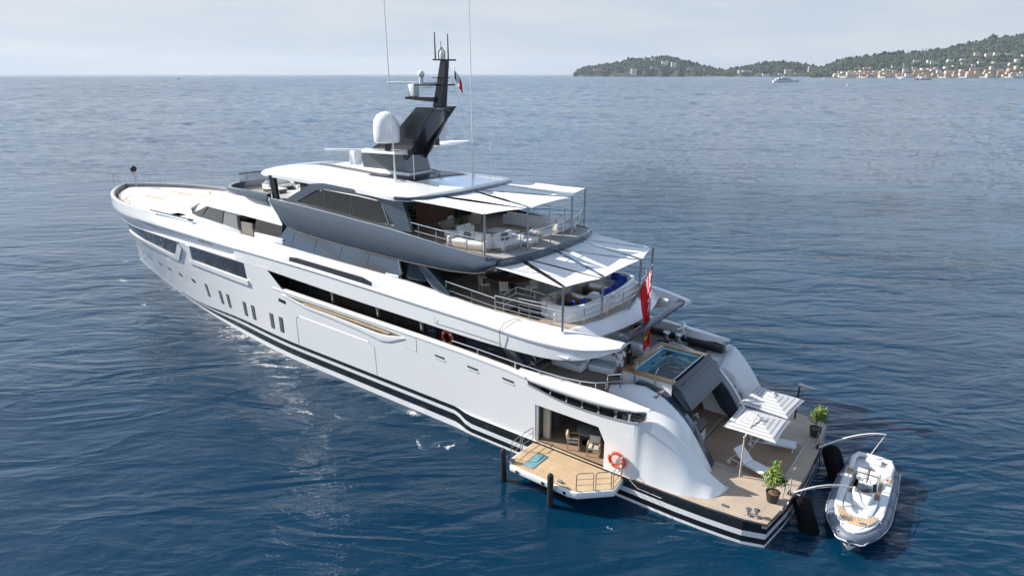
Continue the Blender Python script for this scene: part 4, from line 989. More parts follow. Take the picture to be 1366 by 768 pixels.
# ---- rails
def rail(name, pts, h, mids=(.5,), rad=.028, every=1.6, parent=Y, m='steel', cap=None):
    mb = MB(); P = [Vector(p) for p in pts]
    mb.tube([p + Vector((0, 0, h)) for p in P], cap or rad * 1.2, 8)
    for f in mids: mb.tube([p + Vector((0, 0, h * f)) for p in P], rad * .55, 6)
    acc = 0; mb.bar(P[0], P[0] + Vector((0, 0, h)), rad)
    for a, b_ in zip(P, P[1:]):
        l = (b_ - a).length; k = max(1, round(l / every))
        for q in range(1, k + 1):
            c = a.lerp(b_, q / k); mb.bar(c, c + Vector((0, 0, h)), rad, 6)
    return mb.build(name, M[m], parent)
for s_ in (1, -1):
    rail('sundeck_rail', [(21.3, 4.45 * s_, 10.15), (18.5, 4.62 * s_, 10.05), (16.2, 4.70 * s_, 9.98), (15.2, 4.66 * s_, 9.98)], .95, (.55,), every=1.5)
    rail('upper_deck_rail', [(17.9, 4.6 * s_, 7.35), (16, 4.62 * s_, 7.22), (14.4, 4.62 * s_, 7.1)], .80, (.4,), every=1.6)
rail('sundeck_rail', [(15.0, 4.72, 9.98), (14.5, 3.7, 9.98), (14.25, 2.6, 9.98), (14.1, 1.3, 9.98), (14.1, -1.3, 9.98), (14.25, -2.6, 9.98), (14.5, -3.7, 9.98), (15.0, -4.72, 9.98)], .98, (.5,), every=1.5)
rail('upper_deck_rail', [(14.4, 4.62, 7.1), (12.2, 4.62, 7.1), (10.3, 4.5, 7.1), (9.75, 3.4, 7.1), (9.45, 1.6, 7.1), (9.4, 0, 7.1), (9.45, -1.6, 7.1), (9.75, -3.4, 7.1), (10.3, -4.5, 7.1), (12.2, -4.62, 7.1), (14.4, -4.62, 7.1)], .95, (.35, .65), every=1.7)
rail('stairwell_rail', [(14.2, 4.15, 7.06), (14.45, 2.75, 7.06), (13.2, 2.75, 7.06), (11.9, 3.0, 7.06), (11.5, 3.5, 7.06), (11.6, 4.0, 7.06), (13.2, 4.15, 7.06)], .95, (.35, .65), every=1.2)
swl = MB(); swl.prism([(14.2, 4.1), (14.2, 2.85), (12.0, 2.85), (12.0, 4.1)], 7.05, 7.066); swl.build('stairwell_shade_sheet', M['interior'], ud_o, smooth=False)  # thin dark sheet on the deck, in place of shade down the stairwell
# aft rails beside the pool
for s_ in (1, -1):
    rail('aft_rail', [(7.75, 4.4 * s_, 4.6), (7.3, 3.9 * s_, 4.6), (7.6, 3.2 * s_, 4.55)], .75, (.5,), every=.8)

# ---- balcony folded down on the port side
bal = [(11.15, 5.66), (11.2, 7.6), (10.85, 8.02), (7.55, 8.06), (7.1, 7.95), (5.85, 6.75), (5.95, 5.68)]
bmb = MB(); bmb.prism(bal, .72, 1.06)
bo = bmb.build('folding_balcony', M['white'], Y, bevel=.06)
sbk = MB(); sbk.prism([(11.08, 5.64), (11.1, 7.55), (10.8, 7.93), (7.58, 7.97), (7.14, 7.87), (5.95, 6.72), (6.03, 5.66)], 1.05, 1.085)
sbk.prism([(11.0, 5.2), (11.0, 5.66), (7.1, 5.66), (7.1, 5.2)], 1.05, 1.2)
sbk.build('balcony_deck', M['teak_gold'], bo, smooth=False)
hk = MB(); hk.box((10.05, 7.0, 1.088), (.66, 1.35, .01)); hk.build('hatch_frame', M['alum'], bo, smooth=False)
hk2 = MB(); hk2.box((10.05, 7.0, 1.094), (.54, 1.2, .008)); hk2.build('hatch_water', pm('hatch_pool_water', (.14, .30, .31), .12, var=.25, vscale=2.5), bo, smooth=False)
hk3 = MB(); hk3.box((10.05, 7.0, 1.092), (.55, 1.22, .006)); hk3.build('hatch_well', M['poolwall'], bo, smooth=False)
sk = MB()
for x in (10.4, 8.9, 7.7): sk.box((x, 8.06, .88), (.16, .02, .14))
sk.box((6.6, 7.42, .88), (.14, .02, .14), rz=R(43)); sk.build('balcony_socket', M['black'], bo)
def hoop(a, b_, z, h, rad=.022):
    mb = MB(); A, B = Vector((*a, z)), Vector((*b_, z)); U_ = Vector((0, 0, 1)); d = (B - A).normalized() * .10
    mb.tube([A, A + U_ * (h - .1), A + U_ * (h - .03) + d * .3, A + U_ * h + d, B + U_ * h - d, B + U_ * (h - .03) - d * .3, B + U_ * (h - .1), B], rad, 7)
    for f in (.33, .66): mb.bar(A + U_ * h * f, B + U_ * h * f, rad * .7, 6)
    return mb.build('balcony_rail', M['alum'], bo)
hoop((11.1, 5.75), (11.15, 6.6), 1.08, .9); hoop((11.15, 6.72), (11.1, 7.55), 1.08, .9)
hoop((7.2, 7.86), (6.62, 7.33), 1.08, .9); hoop((6.54, 7.26), (6.02, 6.77), 1.08, .9); hoop((5.98, 6.65), (6.02, 5.8), 1.08, .9)
cl_ = MB()
for x, y in ((10.95, 7.7), (8.15, 7.75)): cl_.box((x, y, 1.14), (.28, .12, .12))
cl_.build('balcony_cleat', M['stone'], bo, bevel=.02)

# ------------------------------------------------------------------ things on board
def rbox(mb, c, d, rz=0): mb.box(c, d, rz); return mb
def sofa(loc, rz, ln, dp, label, group, seats=3, col='offwhite', pil=('greyfab',), arms=(1, 1), frame='wicker', kind='sofa'):
    t = empty(kind, loc, rz); tag(t, label, 'sofa', group)
    f = MB(); f.box((0, 0, .13), (ln, dp, .22)); f.build('frame', M[frame], t, bevel=.03)
    for k in range(seats):
        w = (ln - .2 * sum(arms)) / seats; x = -ln / 2 + .2 * arms[0] + w * (k + .5)
        s = MB(); s.box((x, -.08, .34), (w - .03, dp - .22, .20)); s.build('seat_cushion', M[col], t, bevel=.06, seg=3)
        b = MB(); b.box((x, dp / 2 - .14, .62), (w - .05, .20, .42), rx=R(-8)); b.build('back_cushion', M[col], t, bevel=.07, seg=3)
    br = MB(); br.box((0, dp / 2 - .03, .36), (ln, .10, .62)); br.build('backrest', M[col], t, bevel=.03)
    for k, a in enumerate(arms):
        if a:
            q = MB(); q.box(((k * 2 - 1) * (ln / 2 - .09), -.02, .34), (.18, dp, .50)); q.build('armrest', M[col], t, bevel=.05, seg=3)
    for i, p in enumerate(pil):
        q = MB(); x = lerp(-ln / 2 + .5, ln / 2 - .5, (i + .5) / len(pil)); q.box((x, dp / 2 - .33, .60), (.46, .14, .40), rz=.1 * (i % 3 - 1), rx=R(-18)); q.build('pillow', M[p], t, bevel=.06, seg=3)
    return t
def pouf(loc, rz, d, label, group, col='offwhite'):
    t = empty('ottoman', loc, rz); tag(t, label, 'ottoman', group)
    a = MB(); a.box((0, 0, .10), (d[0] - .06, d[1] - .06, .16)); a.build('base', M['wicker'], t, bevel=.03)
    b = MB(); b.box((0, 0, .30), (d[0], d[1], .26)); b.build('cushion', M[col], t, bevel=.08, seg=3); return t
def low_table(loc, rz, d, label, group, topm='vinyl', sidem='wicker', h=.42, cat='coffee table'):
    t = empty('coffee_table', loc, rz); tag(t, label, cat, group)
    a = MB(); a.box((0, 0, h / 2 - .02), (d[0] - .08, d[1] - .08, h - .04)); a.build('base', M[sidem], t, bevel=.02)
    b = MB(); b.box((0, 0, h), (d[0], d[1], .06)); b.build('tabletop', M[topm], t, bevel=.015); return t
def armchair(loc, rz, label, group, col='offwhite', shell='wicker', pill=None):
    t = empty('armchair', loc, rz); tag(t, label, 'armchair', group)
    s = MB(); rows = []
    for k in range(15):
        a = R(-25 + 230 * k / 14); h = .42 + .30 * math.sin(math.pi * k / 14)
        c, n_ = math.cos(a), math.sin(a)
        rows.append([(c * .48, n_ * .46, .06), (c * .50, n_ * .48, h), (c * .42, n_ * .40, h), (c * .40, n_ * .38, .06)])
    s.loft(rows); s.build('shell', M[shell], t, ang=60)
    q = MB(); q.box((0, -.04, .32), (.74, .70, .20)); q.build('seat_cushion', M[col], t, bevel=.07, seg=3)
    b = MB(); b.box((0, .27, .58), (.6, .18, .40), rx=R(-10)); b.build('back_cushion', M[pill or col], t, bevel=.07, seg=3); return t
G1 = 'lounge seating on the sun deck'
sofa((16.9, 3.55, 9.98), R(180 + 4), 2.6, .95, 'white sofa along the port rail of the sun deck, seen from its back', G1, 2, pil=('greyfab', 'offwhite'))
sofa((15.35, 2.35, 9.98), R(-93), 1.9, .95, 'short white sofa with a grey pillow facing forward behind the port awning post', G1, 2, pil=('greyfab',))
pouf((14.85, 1.15, 9.98), R(8), (.95, .9), 'white square ottoman just right of the short sofa on the sun deck', 'white ottomans on the sun deck')
sofa((18.9, 2.25, 9.98), R(95), 1.7, .9, 'small white two-seat sofa left of the port awning post', G1, 2, pil=('offwhite',))
low_table((16.9, .75, 9.98), R(3), (1.7, 1.0), 'long white coffee table with woven sides in the middle of the sun deck', 'low tables on the sun deck')
sofa((17.3, -2.6, 9.98), R(2), 3.6, .95, 'long white sofa with a row of grey pillows facing the coffee table', G1, 4, pil=('greyfab', 'offwhite', 'greyfab', 'greyfab'))
pouf((15.3, -.75, 9.98), R(20), (1.2, .9), 'larger white ottoman aft of the coffee table, beneath the awning', 'white ottomans on the sun deck')
sofa((15.2, -2.75, 9.98), R(-100), 1.7, .95, 'white chaise with woven dark side at the aft starboard end of the sun deck', G1, 2, pil=('offwhite',))
armchair((21.2, .9, 9.98), R(110), 'round-backed woven armchair with pale cushions near the dark wood wall', 'round armchairs on the sun deck')
armchair((20.6, -1.0, 9.98), R(70), 'second round-backed armchair, half hidden behind the first by the wood wall', 'round armchairs on the sun deck')
low_table((19.8, 1.15, 9.98), 0, (.6, .6), 'small square side table with a potted herb beside the round armchair', 'low tables on the sun deck')
def bush(name, loc, r, n, label, cat, seed, group=None, pot=True, stem=.5, fruit=True, h=.45, pr=.30):
    rnd = random.Random(seed); t = empty(name, loc); tag(t, label, cat, group)
    if pot:
        p = MB(); p.lathe([(pr * .72, 0), (pr, h), (pr * 1.04, h + .02), (pr * .92, h + .02), (pr * .90, h - .05), (.01, h - .05)], n=20); p.build('pot', M['pot'], t)
        s_ = MB(); s_.lathe([(pr * .9, h - .045), (pr * .5, h - .02), (.01, h)], n=14); s_.build('soil', M['soil'], t)
    st = MB(); st.tube([(0, 0, h - .05), (.02, .01, h + stem * .5), (0, 0, h + stem)], [.03, .025, .02], 6)
    for k in range(7):
        a = rnd.random() * 6.28; st.tube([(0, 0, h + stem * .8), (math.cos(a) * r * .35, math.sin(a) * r * .35, h + stem + r * .35), (math.cos(a) * r * .7, math.sin(a) * r * .7, h + stem + r * rnd.uniform(.3, 1.2))], [.015, .01, .005], 4)
    st.build('trunk', M['bark'], t)
    lv = MB()
    cl = [(rnd.gauss(0, .42) * r, rnd.gauss(0, .42) * r, h + stem + r * .65 + rnd.gauss(0, .4) * r) for _ in range(16)]
    for k in range(n):
        c = cl[rnd.randrange(len(cl))]; p = Vector(c) + Vector((rnd.gauss(0, .2), rnd.gauss(0, .2), rnd.gauss(0, .2))) * r
        d = Vector((rnd.gauss(0, 1), rnd.gauss(0, 1), rnd.gauss(0, .6))).normalized(); u_ = d.cross(Vector((rnd.random(), rnd.random(), 1))).normalized()
        L_, W_ = rnd.uniform(.07, .12), rnd.uniform(.03, .05)
        fr = 1 if (fruit and rnd.random() < .16) else (2 if rnd.random() < .35 else 0)
        lv.face([p, p + d * L_ * .5 + u_ * W_, p + d * L_, p + d * L_ * .5 - u_ * W_], fr)
    lv.build('crown', [M['leaf'], M['leafy'], M['leaf2']], t, smooth=False, merge=False); return t
M['leaf'] = pm('leaf_green', (.045, .11, .018), .55, var=.3, vscale=8)
M['leafy'] = pm('leaf_yellow', (.36, .36, .03), .5)
M['leaf2'] = pm('leaf_light', (.11, .20, .03), .5, var=.2, vscale=8)
bush('potted_herb', (19.8, 1.15, 10.43), .16, 90, 'tiny potted herb standing on the small side table of the sun deck', 'potted plant', 3, pot=True, stem=.03, fruit=False, h=.12, pr=.10)
bush('potted_shrub', (22.2, 3.2, 9.98), .62, 700, 'leafy dark shrub in a pot in the shade under the hardtop', 'potted plant', 5, stem=.5, fruit=False)
bush('potted_lemon_tree', (-.10, 3.42, 1.2), .50, 1100, 'small potted lemon tree on the platform near the aft port corner', 'potted tree', 11, 'potted lemon trees on the swim platform')
bush('potted_lemon_tree', (-.22, -3.45, 1.2), .50, 1100, 'small potted lemon tree on the platform at its far starboard corner', 'potted tree', 23, 'potted lemon trees on the swim platform')
# forward sun deck lounge, seen below the hardtop's nose
G3 = 'lounge seating forward on the sun deck'
sofa((37.2, -1.4, 10.06), R(180), 3.2, 1.0, 'cream sofa with a cobalt pillow under the nose of the hardtop', G3, 3, pil=('bluefab',), frame='offwhite')
low_table((39.6, .3, 10.06), 0, (1.4, .9), 'low white-topped table on the forward sun deck ahead of the cream sofa', 'low tables on the forward sun deck', topm='offwhite', sidem='carbon')
sofa((41.0, -.8, 10.06), R(-90), 2.4, .9, 'low dark-framed bench behind the forward coaming', G3, 2, pil=(), frame='carbon')

# upper deck aft: curved white bench with blue cushions, tables, chairs, dining
bn = empty('curved_bench', (10.0, 0, 7.06)); tag(bn, 'long white horseshoe bench with pale seat cushions around the aft upper deck', 'bench')
BP = [(12.3, 3.45), (11.3, 3.7), (10.55, 3.45), (10.15, 2.8), (9.95, 1.8), (9.85, 0.6), (9.85, -.6), (9.95, -1.8), (10.15, -2.8), (10.55, -3.45), (11.3, -3.7), (12.3, -3.45)]
def offs(P, d):
    out = []
    for i, p in enumerate(P):
        a, b_ = P[max(i - 1, 0)], P[min(i + 1, len(P) - 1)]; t_ = Vector((b_[0] - a[0], b_[1] - a[1], 0)).normalized()
        out.append((p[0] - t_.y * d, p[1] + t_.x * d))
    return out
def strip_solid(P, d0, d1, z0, z1, name, m, parent, bev=.03):
    A, B_ = offs(P, d0), offs(P, d1); mb = MB()
    mb.loft([[(a[0] - 10.0, a[1], z0), (a[0] - 10.0, a[1], z1), (b_[0] - 10.0, b_[1], z1), (b_[0] - 10.0, b_[1], z0)] for a, b_ in zip(A, B_)])
    return mb.build(name, m, parent, bevel=bev, ang=50)
sgn = 1
strip_solid(BP, 0, .22, 0, .82, 'backrest', M['white'], bn); strip_solid(BP, .2, 1.0, 0, .34, 'frame', M['white'], bn); strip_solid(BP, .24, 1.0, .34, .46, 'seat_cushion', M['ltblue'], bn, .04)
strip_solid(BP, .22, .40, .44, .74, 'back_cushion', M['offwhite'], bn, .05)
for i, (x, y, rz) in enumerate([(10.75, 2.55, -50), (10.55, 1.95, -70), (10.42, .2, -88), (10.42, -.4, -90), (10.5, -1.3, -95), (10.6, -1.9, -105), (10.95, -2.75, -140), (11.5, -3.0, -175)]):
    t = empty('scatter_cushion', (x, y, 7.52), R(rz)); tag(t, ['cobalt blue cushion nearest the port awning post on the curved bench', 'cobalt blue cushion second from the port end of the curved bench', 'cobalt blue cushion left of the middle of the curved bench', 'cobalt blue cushion right at the middle of the curved bench', 'cobalt blue cushion just to starboard of the bench middle', 'cobalt blue cushion before the starboard bend of the bench', 'large cobalt cushion in the starboard bend of the bench', 'cobalt cushion at the far starboard end of the bench'][i], 'cushion', 'cobalt cushions on the curved bench')
    q = MB(); q.box((0, .06, .20), (.58, .16, .42), rx=R(-20)); q.build('cushion_cover', M['bluefab'], t, bevel=.07, seg=3)
low_table((11.55, 1.1, 7.06), R(2), (1.5, 1.1), 'brown wooden coffee table with a white tray, port side of the bench', 'wooden coffee tables at the curved bench', 'wood', 'carbon', .48)
low_table((11.55, -1.1, 7.06), R(-2), (1.5, 1.1), 'brown wooden coffee table on the starboard side of the bench', 'wooden coffee tables at the curved bench', 'wood', 'carbon', .48)
tr_ = MB(); tr_.box((0, 0, .02), (.5, .32, .03)); tr_o = tr_.build('serving_tray', M['white'], None, bevel=.01); tr_o.location = (11.4, 1.1, 7.575); tag(tr_o, 'small white tray lying on the port wooden coffee table', 'tray')
cu = MB(); cu.box((0, 0, .34), (.62, .62, .68)); cu.box((0, 0, .70), (.68, .68, .05)); cu_o = cu.build('side_cabinet', M['white'], None, bevel=.02); cu_o.location = (10.75, .55, 7.06); tag(cu_o, 'white box-shaped side table between the two wooden coffee tables', 'side table')
for i, (x, y, rz, l) in enumerate([(12.9, 1.9, 80, 'pale blue armchair on the port side, facing the bench'), (13.0, .3, 92, 'pale blue armchair in the middle, facing the bench'), (12.9, -1.4, 100, 'pale blue armchair on the starboard side, facing the bench')]):
    armchair((x, y, 7.06), R(rz), l, 'pale blue armchairs on the upper deck', 'ltblue', 'cream')
dt = empty('dining_table', (16.4, .6, 7.06)); tag(dt, 'big round dark dining table in the shade of the sun deck', 'dining table')
q = MB(); q.lathe([(1.45, .72), (1.5, .74), (1.5, .77), (1.47, .79), (.01, .79)], n=40); q.build('tabletop', M['wood'], dt)
q = MB(); q.lathe([(.6, 0), (.5, .06), (.28, .2), (.25, .6), (.45, .73)], n=24); q.build('pedestal', M['carbon'], dt)
q = MB(); q.lathe([(.62, .795), (.6, .82), (.01, .83)], n=30); q.build('lazy_susan', M['mirror'], dt)
def dchair(loc, rz, label):
    t = empty('dining_chair', loc, rz); tag(t, label, 'chair', 'slat backed chairs around the round dining table')
    q = MB(); q.box((0, 0, .45), (.5, .5, .09)); q.build('seat', M['offwhite'], t, bevel=.03)
    q = MB()
    for k in range(5): q.box((0, .25 + k * .012, .56 + k * .09), (.52, .035, .07))
    q.build('backrest', M['cream'], t, bevel=.01)
    for sx in (-1, 1):
        for sy in (-1, 1):
            l_ = MB(); l_.bar((sx * .22, sy * .22, 0), (sx * .22, sy * .22, .42 if sy < 0 else .96), .022, 6); l_.build('leg', M['cream'], t)
    return t
DL = ['dining chair nearest the port side deck', 'dining chair second along, its slatted back to the stairwell rail', 'dining chair third along, its slatted back to the stern', 'dining chair at the aft starboard side of the round table', 'dining chair on the far starboard side of the round table', 'dining chair at the forward starboard side of the round table', 'dining chair on the forward port side of the round table']
for k in range(7):
    a = R(95 + k * 360 / 7 + 20); dchair((16.4 + 1.75 * math.cos(a), .6 + 1.75 * math.sin(a), 7.06), a - R(90), DL[(k) % 7])
# main deck aft seating (white modules)
for i, (x, y, rz, ln) in enumerate([(11.2, 2.2, 180, 1.9), (9.5, 1.55, 188, 1.5), (11.2, -2.2, 0, 1.9), (9.3, -1.5, -6, 1.5)]):
    t = empty('sofa_module', (x, y, 4.0), R(rz)); tag(t, ['white rounded sofa module at the foot of the stair, under the wing', 'white rounded sofa module nearest the pool, port side', 'white rounded sofa module on the starboard side, forward', 'pale sofa module beside the pool on the starboard side'][i], 'sofa', 'white sofa modules on the main deck')
    q = MB(); q.box((0, 0, .22), (ln, 1.0, .42)); q.build('base', M['white'], t, bevel=.12, seg=4)
    q = MB(); q.box((0, .40, .50), (ln, .28, .62)); q.build('backrest', M['white'], t, bevel=.12, seg=4)
    q = MB(); q.box((0, -.1, .46), (ln - .2, .75, .10)); q.build('seat_cushion', M['ltblue'], t, bevel=.04)
# mooring gear on the starboard quarter
for i, (x, y) in enumerate(((8.6, -4.25), (7.9, -4.35))):
    t = empty('mooring_winch', (x, y, 4.0)); tag(t, ['steel mooring capstan forward on the starboard quarter', 'steel mooring capstan aft on the starboard quarter, by the pool'][i], 'capstan', 'mooring capstans on the starboard quarter')
    q = MB(); q.lathe([(.26, 0), (.26, .12), (.16, .2), (.14, .4), (.24, .52), (.22, .58), (.02, .6)], n=18); q.build('drum', M['alum'], t)
    q = MB(); q.box((.0, .36, .12), (.5, .26, .24)); q.build('gearbox', M['carbon2'], t, bevel=.03)

# swim platform
def lounger(loc, rz, label):
    t = empty('sun_lounger', loc, rz); tag(t, label, 'sun lounger', 'white sun loungers on the swim platform')
    f = MB()
    for s_ in (-1, 1): f.bar((-.95, s_ * .34, .28), (1.15, s_ * .34, .28), .02, 6)
    for x in (-.95, 0, 1.1): f.bar((x, -.34, .28), (x, .34, .28), .018, 6)
    f.build('frame', M['pipe'], t)
    for s_ in (-1, 1):
        l_ = MB(); l_.bar((-.85, s_ * .34, .28), (-.85, s_ * .34, 0), .02, 6); l_.build('leg', M['pipe'], t)
        w_ = MB(); w_.tube([(1.12, s_ * .38, .10), (1.12, s_ * .43, .10)], .10, 14); w_.build('wheel', M['pipe'], t)
        l_ = MB(); l_.bar((1.1, s_ * .34, .28), (1.12, s_ * .38, .10), .02, 6); l_.build('leg', M['pipe'], t)
    m_ = MB(); rows = []
    for k in range(13):
        x = lerp(-1.0, .30, k / 12); rows.append([(x, y, .33 + .012 * (k % 2)) for y in (-.33, 0, .33)])
    m_.grid(rows); m_.build('mattress', M['shirt'], t, solid=.06)
    m_ = MB(); rows = []
    for k in range(9):
        s_ = k / 8 * .85; rows.append([(.32 + s_ * math.cos(R(40)), y, .33 + s_ * math.sin(R(40)) + .012 * (k % 2)) for y in (-.33, 0, .33)])
    m_.grid(rows); m_.build('backrest', M['shirt'], t, solid=.06)
    st_ = MB()
    for k in range(16):
        for s_ in (-1, 1): st_.box((-.95 + k * .085, s_ * .35, .29), (.03, .012, .07))
    st_.build('lacing', M['carbon2'], t)
    return t
lounger((1.25, 1.62, 1.2), R(-16), 'white sun lounger with raised back in full view, nearest the port side')
lounger((1.15, -1.15, 1.2), R(14), 'white sun lounger half hidden under the far striped parasol')
stripe = bpy.data.materials.new('striped_canvas'); stripe.use_nodes = True
t = stripe.node_tree; b = t.nodes['Principled BSDF']; b.inputs['Roughness'].default_value = .8
co = N(t, 'ShaderNodeTexCoord'); sp = N(t, 'ShaderNodeSeparateXYZ'); t.links.new(co.outputs['Object'], sp.inputs[0])
ax = N(t, 'ShaderNodeMath', operation='ABSOLUTE'); ay = N(t, 'ShaderNodeMath', operation='ABSOLUTE'); t.links.new(sp.outputs[0], ax.inputs[0]); t.links.new(sp.outputs[1], ay.inputs[0])
mxx = N(t, 'ShaderNodeMath', operation='MAXIMUM'); t.links.new(ax.outputs[0], mxx.inputs[0]); t.links.new(ay.outputs[0], mxx.inputs[1])
fr2 = N(t, 'ShaderNodeMath', operation='MULTIPLY'); fr2.inputs[1].default_value = 4.6; t.links.new(mxx.outputs[0], fr2.inputs[0])
fc_ = N(t, 'ShaderNodeMath', operation='FRACT'); t.links.new(fr2.outputs[0], fc_.inputs[0])
gt = N(t, 'ShaderNodeMath', operation='GREATER_THAN'); gt.inputs[1].default_value = .62; t.links.new(fc_.outputs[0], gt.inputs[0])
mc = N(t, 'ShaderNodeMix', data_type='RGBA'); mc.inputs[6].default_value = (.82, .82, .81, 1); mc.inputs[7].default_value = (.52, .52, .54, 1); t.links.new(gt.outputs[0], mc.inputs[0]); t.links.new(mc.outputs[2], b.inputs['Base Color'])
tl = N(t, 'ShaderNodeBsdfTranslucent'); t.links.new(mc.outputs[2], tl.inputs[0]); mxs = N(t, 'ShaderNodeMixShader'); mxs.inputs[0].default_value = .35
t.links.new(b.outputs[0], mxs.inputs[1]); t.links.new(tl.outputs[0], mxs.inputs[2]); t.links.new(mxs.outputs[0], t.nodes['Material Output'].inputs['Surface'])
def parasol(loc, rz, label, pole, h):
    t = empty('parasol', loc, rz); tag(t, label, 'parasol', 'striped parasols on the swim platform')
    c = MB(); a = 1.2; rows = []
    n = 8
    for k in range(n + 1):
        s_ = a * k / n; z = h + .34 * (1 - (k / n)) ** .9 - .03 * math.sin(math.pi * k / n)
        ring = []
        for q in range(16):
            e, f_ = q // 4, (q % 4) / 4 * 2 - 1
            x, y = [(1, f_), (-f_, 1), (-1, -f_), (f_, -1)][e]
            w = 1 - .035 * (1 - f_ * f_) * (k / n); ring.append((x * max(s_, .004) * w, y * max(s_, .004) * w, z - (.0 if k < n else .05) ))
        rows.append(ring)
    c.grid(rows, cv=True); c.build('canopy', stripe, t, solid=.012, smooth=False, merge=True)
    p = MB(); P = [Vector(q) for q in pole]; p.tube(P, .035, 8); p.build('pole', M['cream'], t)
    r_ = MB()
    for sx in (-1, 1):
        for sy in (-1, 1): r_.bar((0, 0, h + .30), (sx * 1.16, sy * 1.16, h - .05), .014, 5)
    r_.build('ribs', M['cream'], t)
    j = MB(); j.ball(P[1], .07, 10); j.build('tilt_joint', M['alum'], t); return t
parasol((1.52, 1.12, 1.2), R(0), 'nearer square striped parasol with its tilted pole at the port edge', [(.13, 1.35, 0), (.13, 1.33, 2.05), (.0, .1, 2.78), (0, 0, 2.62)], 2.25)
parasol((1.60, -1.42, 1.2), R(-4), 'farther square striped parasol over the starboard lounger', [(.13, -1.3, 0), (.13, -1.3, 2.1), (.0, -.1, 2.72), (0, 0, 2.6)], 2.30)
sp_ = empty('shower_post', (1.09, -4.7, 1.2)); tag(sp_, 'slim black post with a flat head near the starboard platform edge', 'shower')
q = MB(); q.bar((0, 0, 0), (0, 0, 1.95), .05, 8); q.build('post', M['carbon'], sp_)
q = MB(); q.box((-.35, -.1, 1.97), (.9, .22, .06), rz=R(-12)); q.build('shower_head', M['carbon2'], sp_, bevel=.01)
for i, (x, y) in enumerate(((.40, 5.06), (.10, 4.92))):
    q = MB(); q.lathe([(.10, 0), (.07, .05), (.07, .24), (.13, .30), (.13, .34), (.02, .36)], (x, y, 1.2), 14); q.build('bollard', M['steel'], plat_o)
q = MB(); q.box((.25, 4.99, 1.3), (.34, .06, .07)); q.box((1.4, 5.0, 1.21), (.3, .16, .02)); q.build('bollard_bar', M['steel'], plat_o)
for s_ in (1, -1):
    q = MB()
    q.tube([(-.42, 2.95 * s_, 1.2), (-.50, 2.95 * s_, 2.15), (-.62, 2.65 * s_, 2.2), (-.62, 2.62 * s_, 1.2)], .022, 6); q.bar((-.46, 2.95 * s_, 1.7), (-.62, 2.63 * s_, 1.7), .018, 6)
    q.tube([(-.62, 2.6 * s_, 1.2), (-.80, 2.55 * s_, .3), (-.80, 2.55 * s_, -.6)], .022, 6)
    q.build('boarding_ladder', M['steel'], plat_o)
for i, (base, mid, tip, end, l) in enumerate([((-.57, 2.45, 1.2), (-1.45, 2.1, 1.85), (-2.2, 1.4, 1.95), (-2.85, .35, 1.3), 'white mooring whip arching from the port corner of the platform to the tender'), ((-.63, -2.3, 1.2), (-1.7, -2.75, 2.1), (-2.7, -2.95, 2.6), (-3.35, -3.0, 2.62), 'long white mooring whip rising from the starboard corner over the tender stern')]):
    t = empty('mooring_whip', base); tag(t, l, 'mooring whip', 'mooring whips between platform and tender')
    B0 = Vector(base); q = MB(); pts = []
    for k in range(17):
        u = k / 16; a, b_, c, d = [Vector(p) - B0 for p in (base, mid, tip, end)]
        pts.append(a * (1-u)**3 + b_ * 3*u*(1-u)**2 + c * 3*u*u*(1-u) + d * u**3)
    q.tube(pts, [lerp(.036, .018, k / 16) for k in range(17)], 6); q.build('pole', M['pipe'], t)
    r_ = MB()
    if i == 1: r_.tube([Vector(end) - B0, Vector((-2.75, -3.75, .75)) - B0], .022, 5)
    r_.tube([p + Vector((0, 0, -.10 * math.sin(math.pi * k / 16))) for k, p in enumerate(pts)], .012, 4)
    r_.build('line', M['rope'], t)
    q = MB(); q.lathe([(.10, 0), (.10, .05), (.06, .06), (.06, .2)], (0, 0, 0), 12); q.build('base_fitting', M['carbon'], t)
for i, (a, b_, r_, l) in enumerate([((-.98, 2.2, 1.15), (-1.8, 2.85, -.25), .40, 'big black covered fender hanging off the port end of the platform'), ((-1.05, -2.9, 1.25), (-2.0, -1.9, -.3), .44, 'big black covered fender hanging off the starboard end of the platform')]):
    t = empty('stern_fender', a); tag(t, l, 'fender', 'black fenders at the stern')
    A, B_ = Vector((0, 0, 0)), Vector(b_) - Vector(a); q = MB()
    q.tube([A.lerp(B_, f) for f in (0, .04, .12, .35, .6, .88, .96, 1)], [r_ * k for k in (.25, .7, .97, 1.02, .98, 1, .7, .2)], 20); q.build('fender_body', M['cover'], t)
    q = MB(); q.bar(A, Vector((.5, 0, .05)), .02, 5); q.build('lashing', M['rope'], t)
q = MB(); q.bar((11.28, 7.98, -1.0), (11.28, 7.98, 1.75), .15, 14); 
for i, (x, y, z, l) in enumerate([(11.30, 7.95, 1.75, 'black tubular fender standing at the forward corner of the balcony'), (8.35, 8.24, 1.70, 'black tubular fender standing at the middle of the balcony edge')]):
    t = empty('pole_fender', (x, y, 0)); tag(t, l, 'fender', 'black pole fenders at the balcony')
    q = MB(); q.tube([(0, 0, -1.0), (0, 0, z - .1), (0, 0, z - .03), (0, 0, z)], [.15, .15, .12, .06], 16); q.build('fender_body', M['rubber'], t)
    q = MB(); q.tube([(0, 0, z), (0, 0, z + .08)], .03, 8); q.bar((0, 0, z - .25), (0, -.32, 1.12), .015, 5); q.build('end_eye', M['alum'], t)
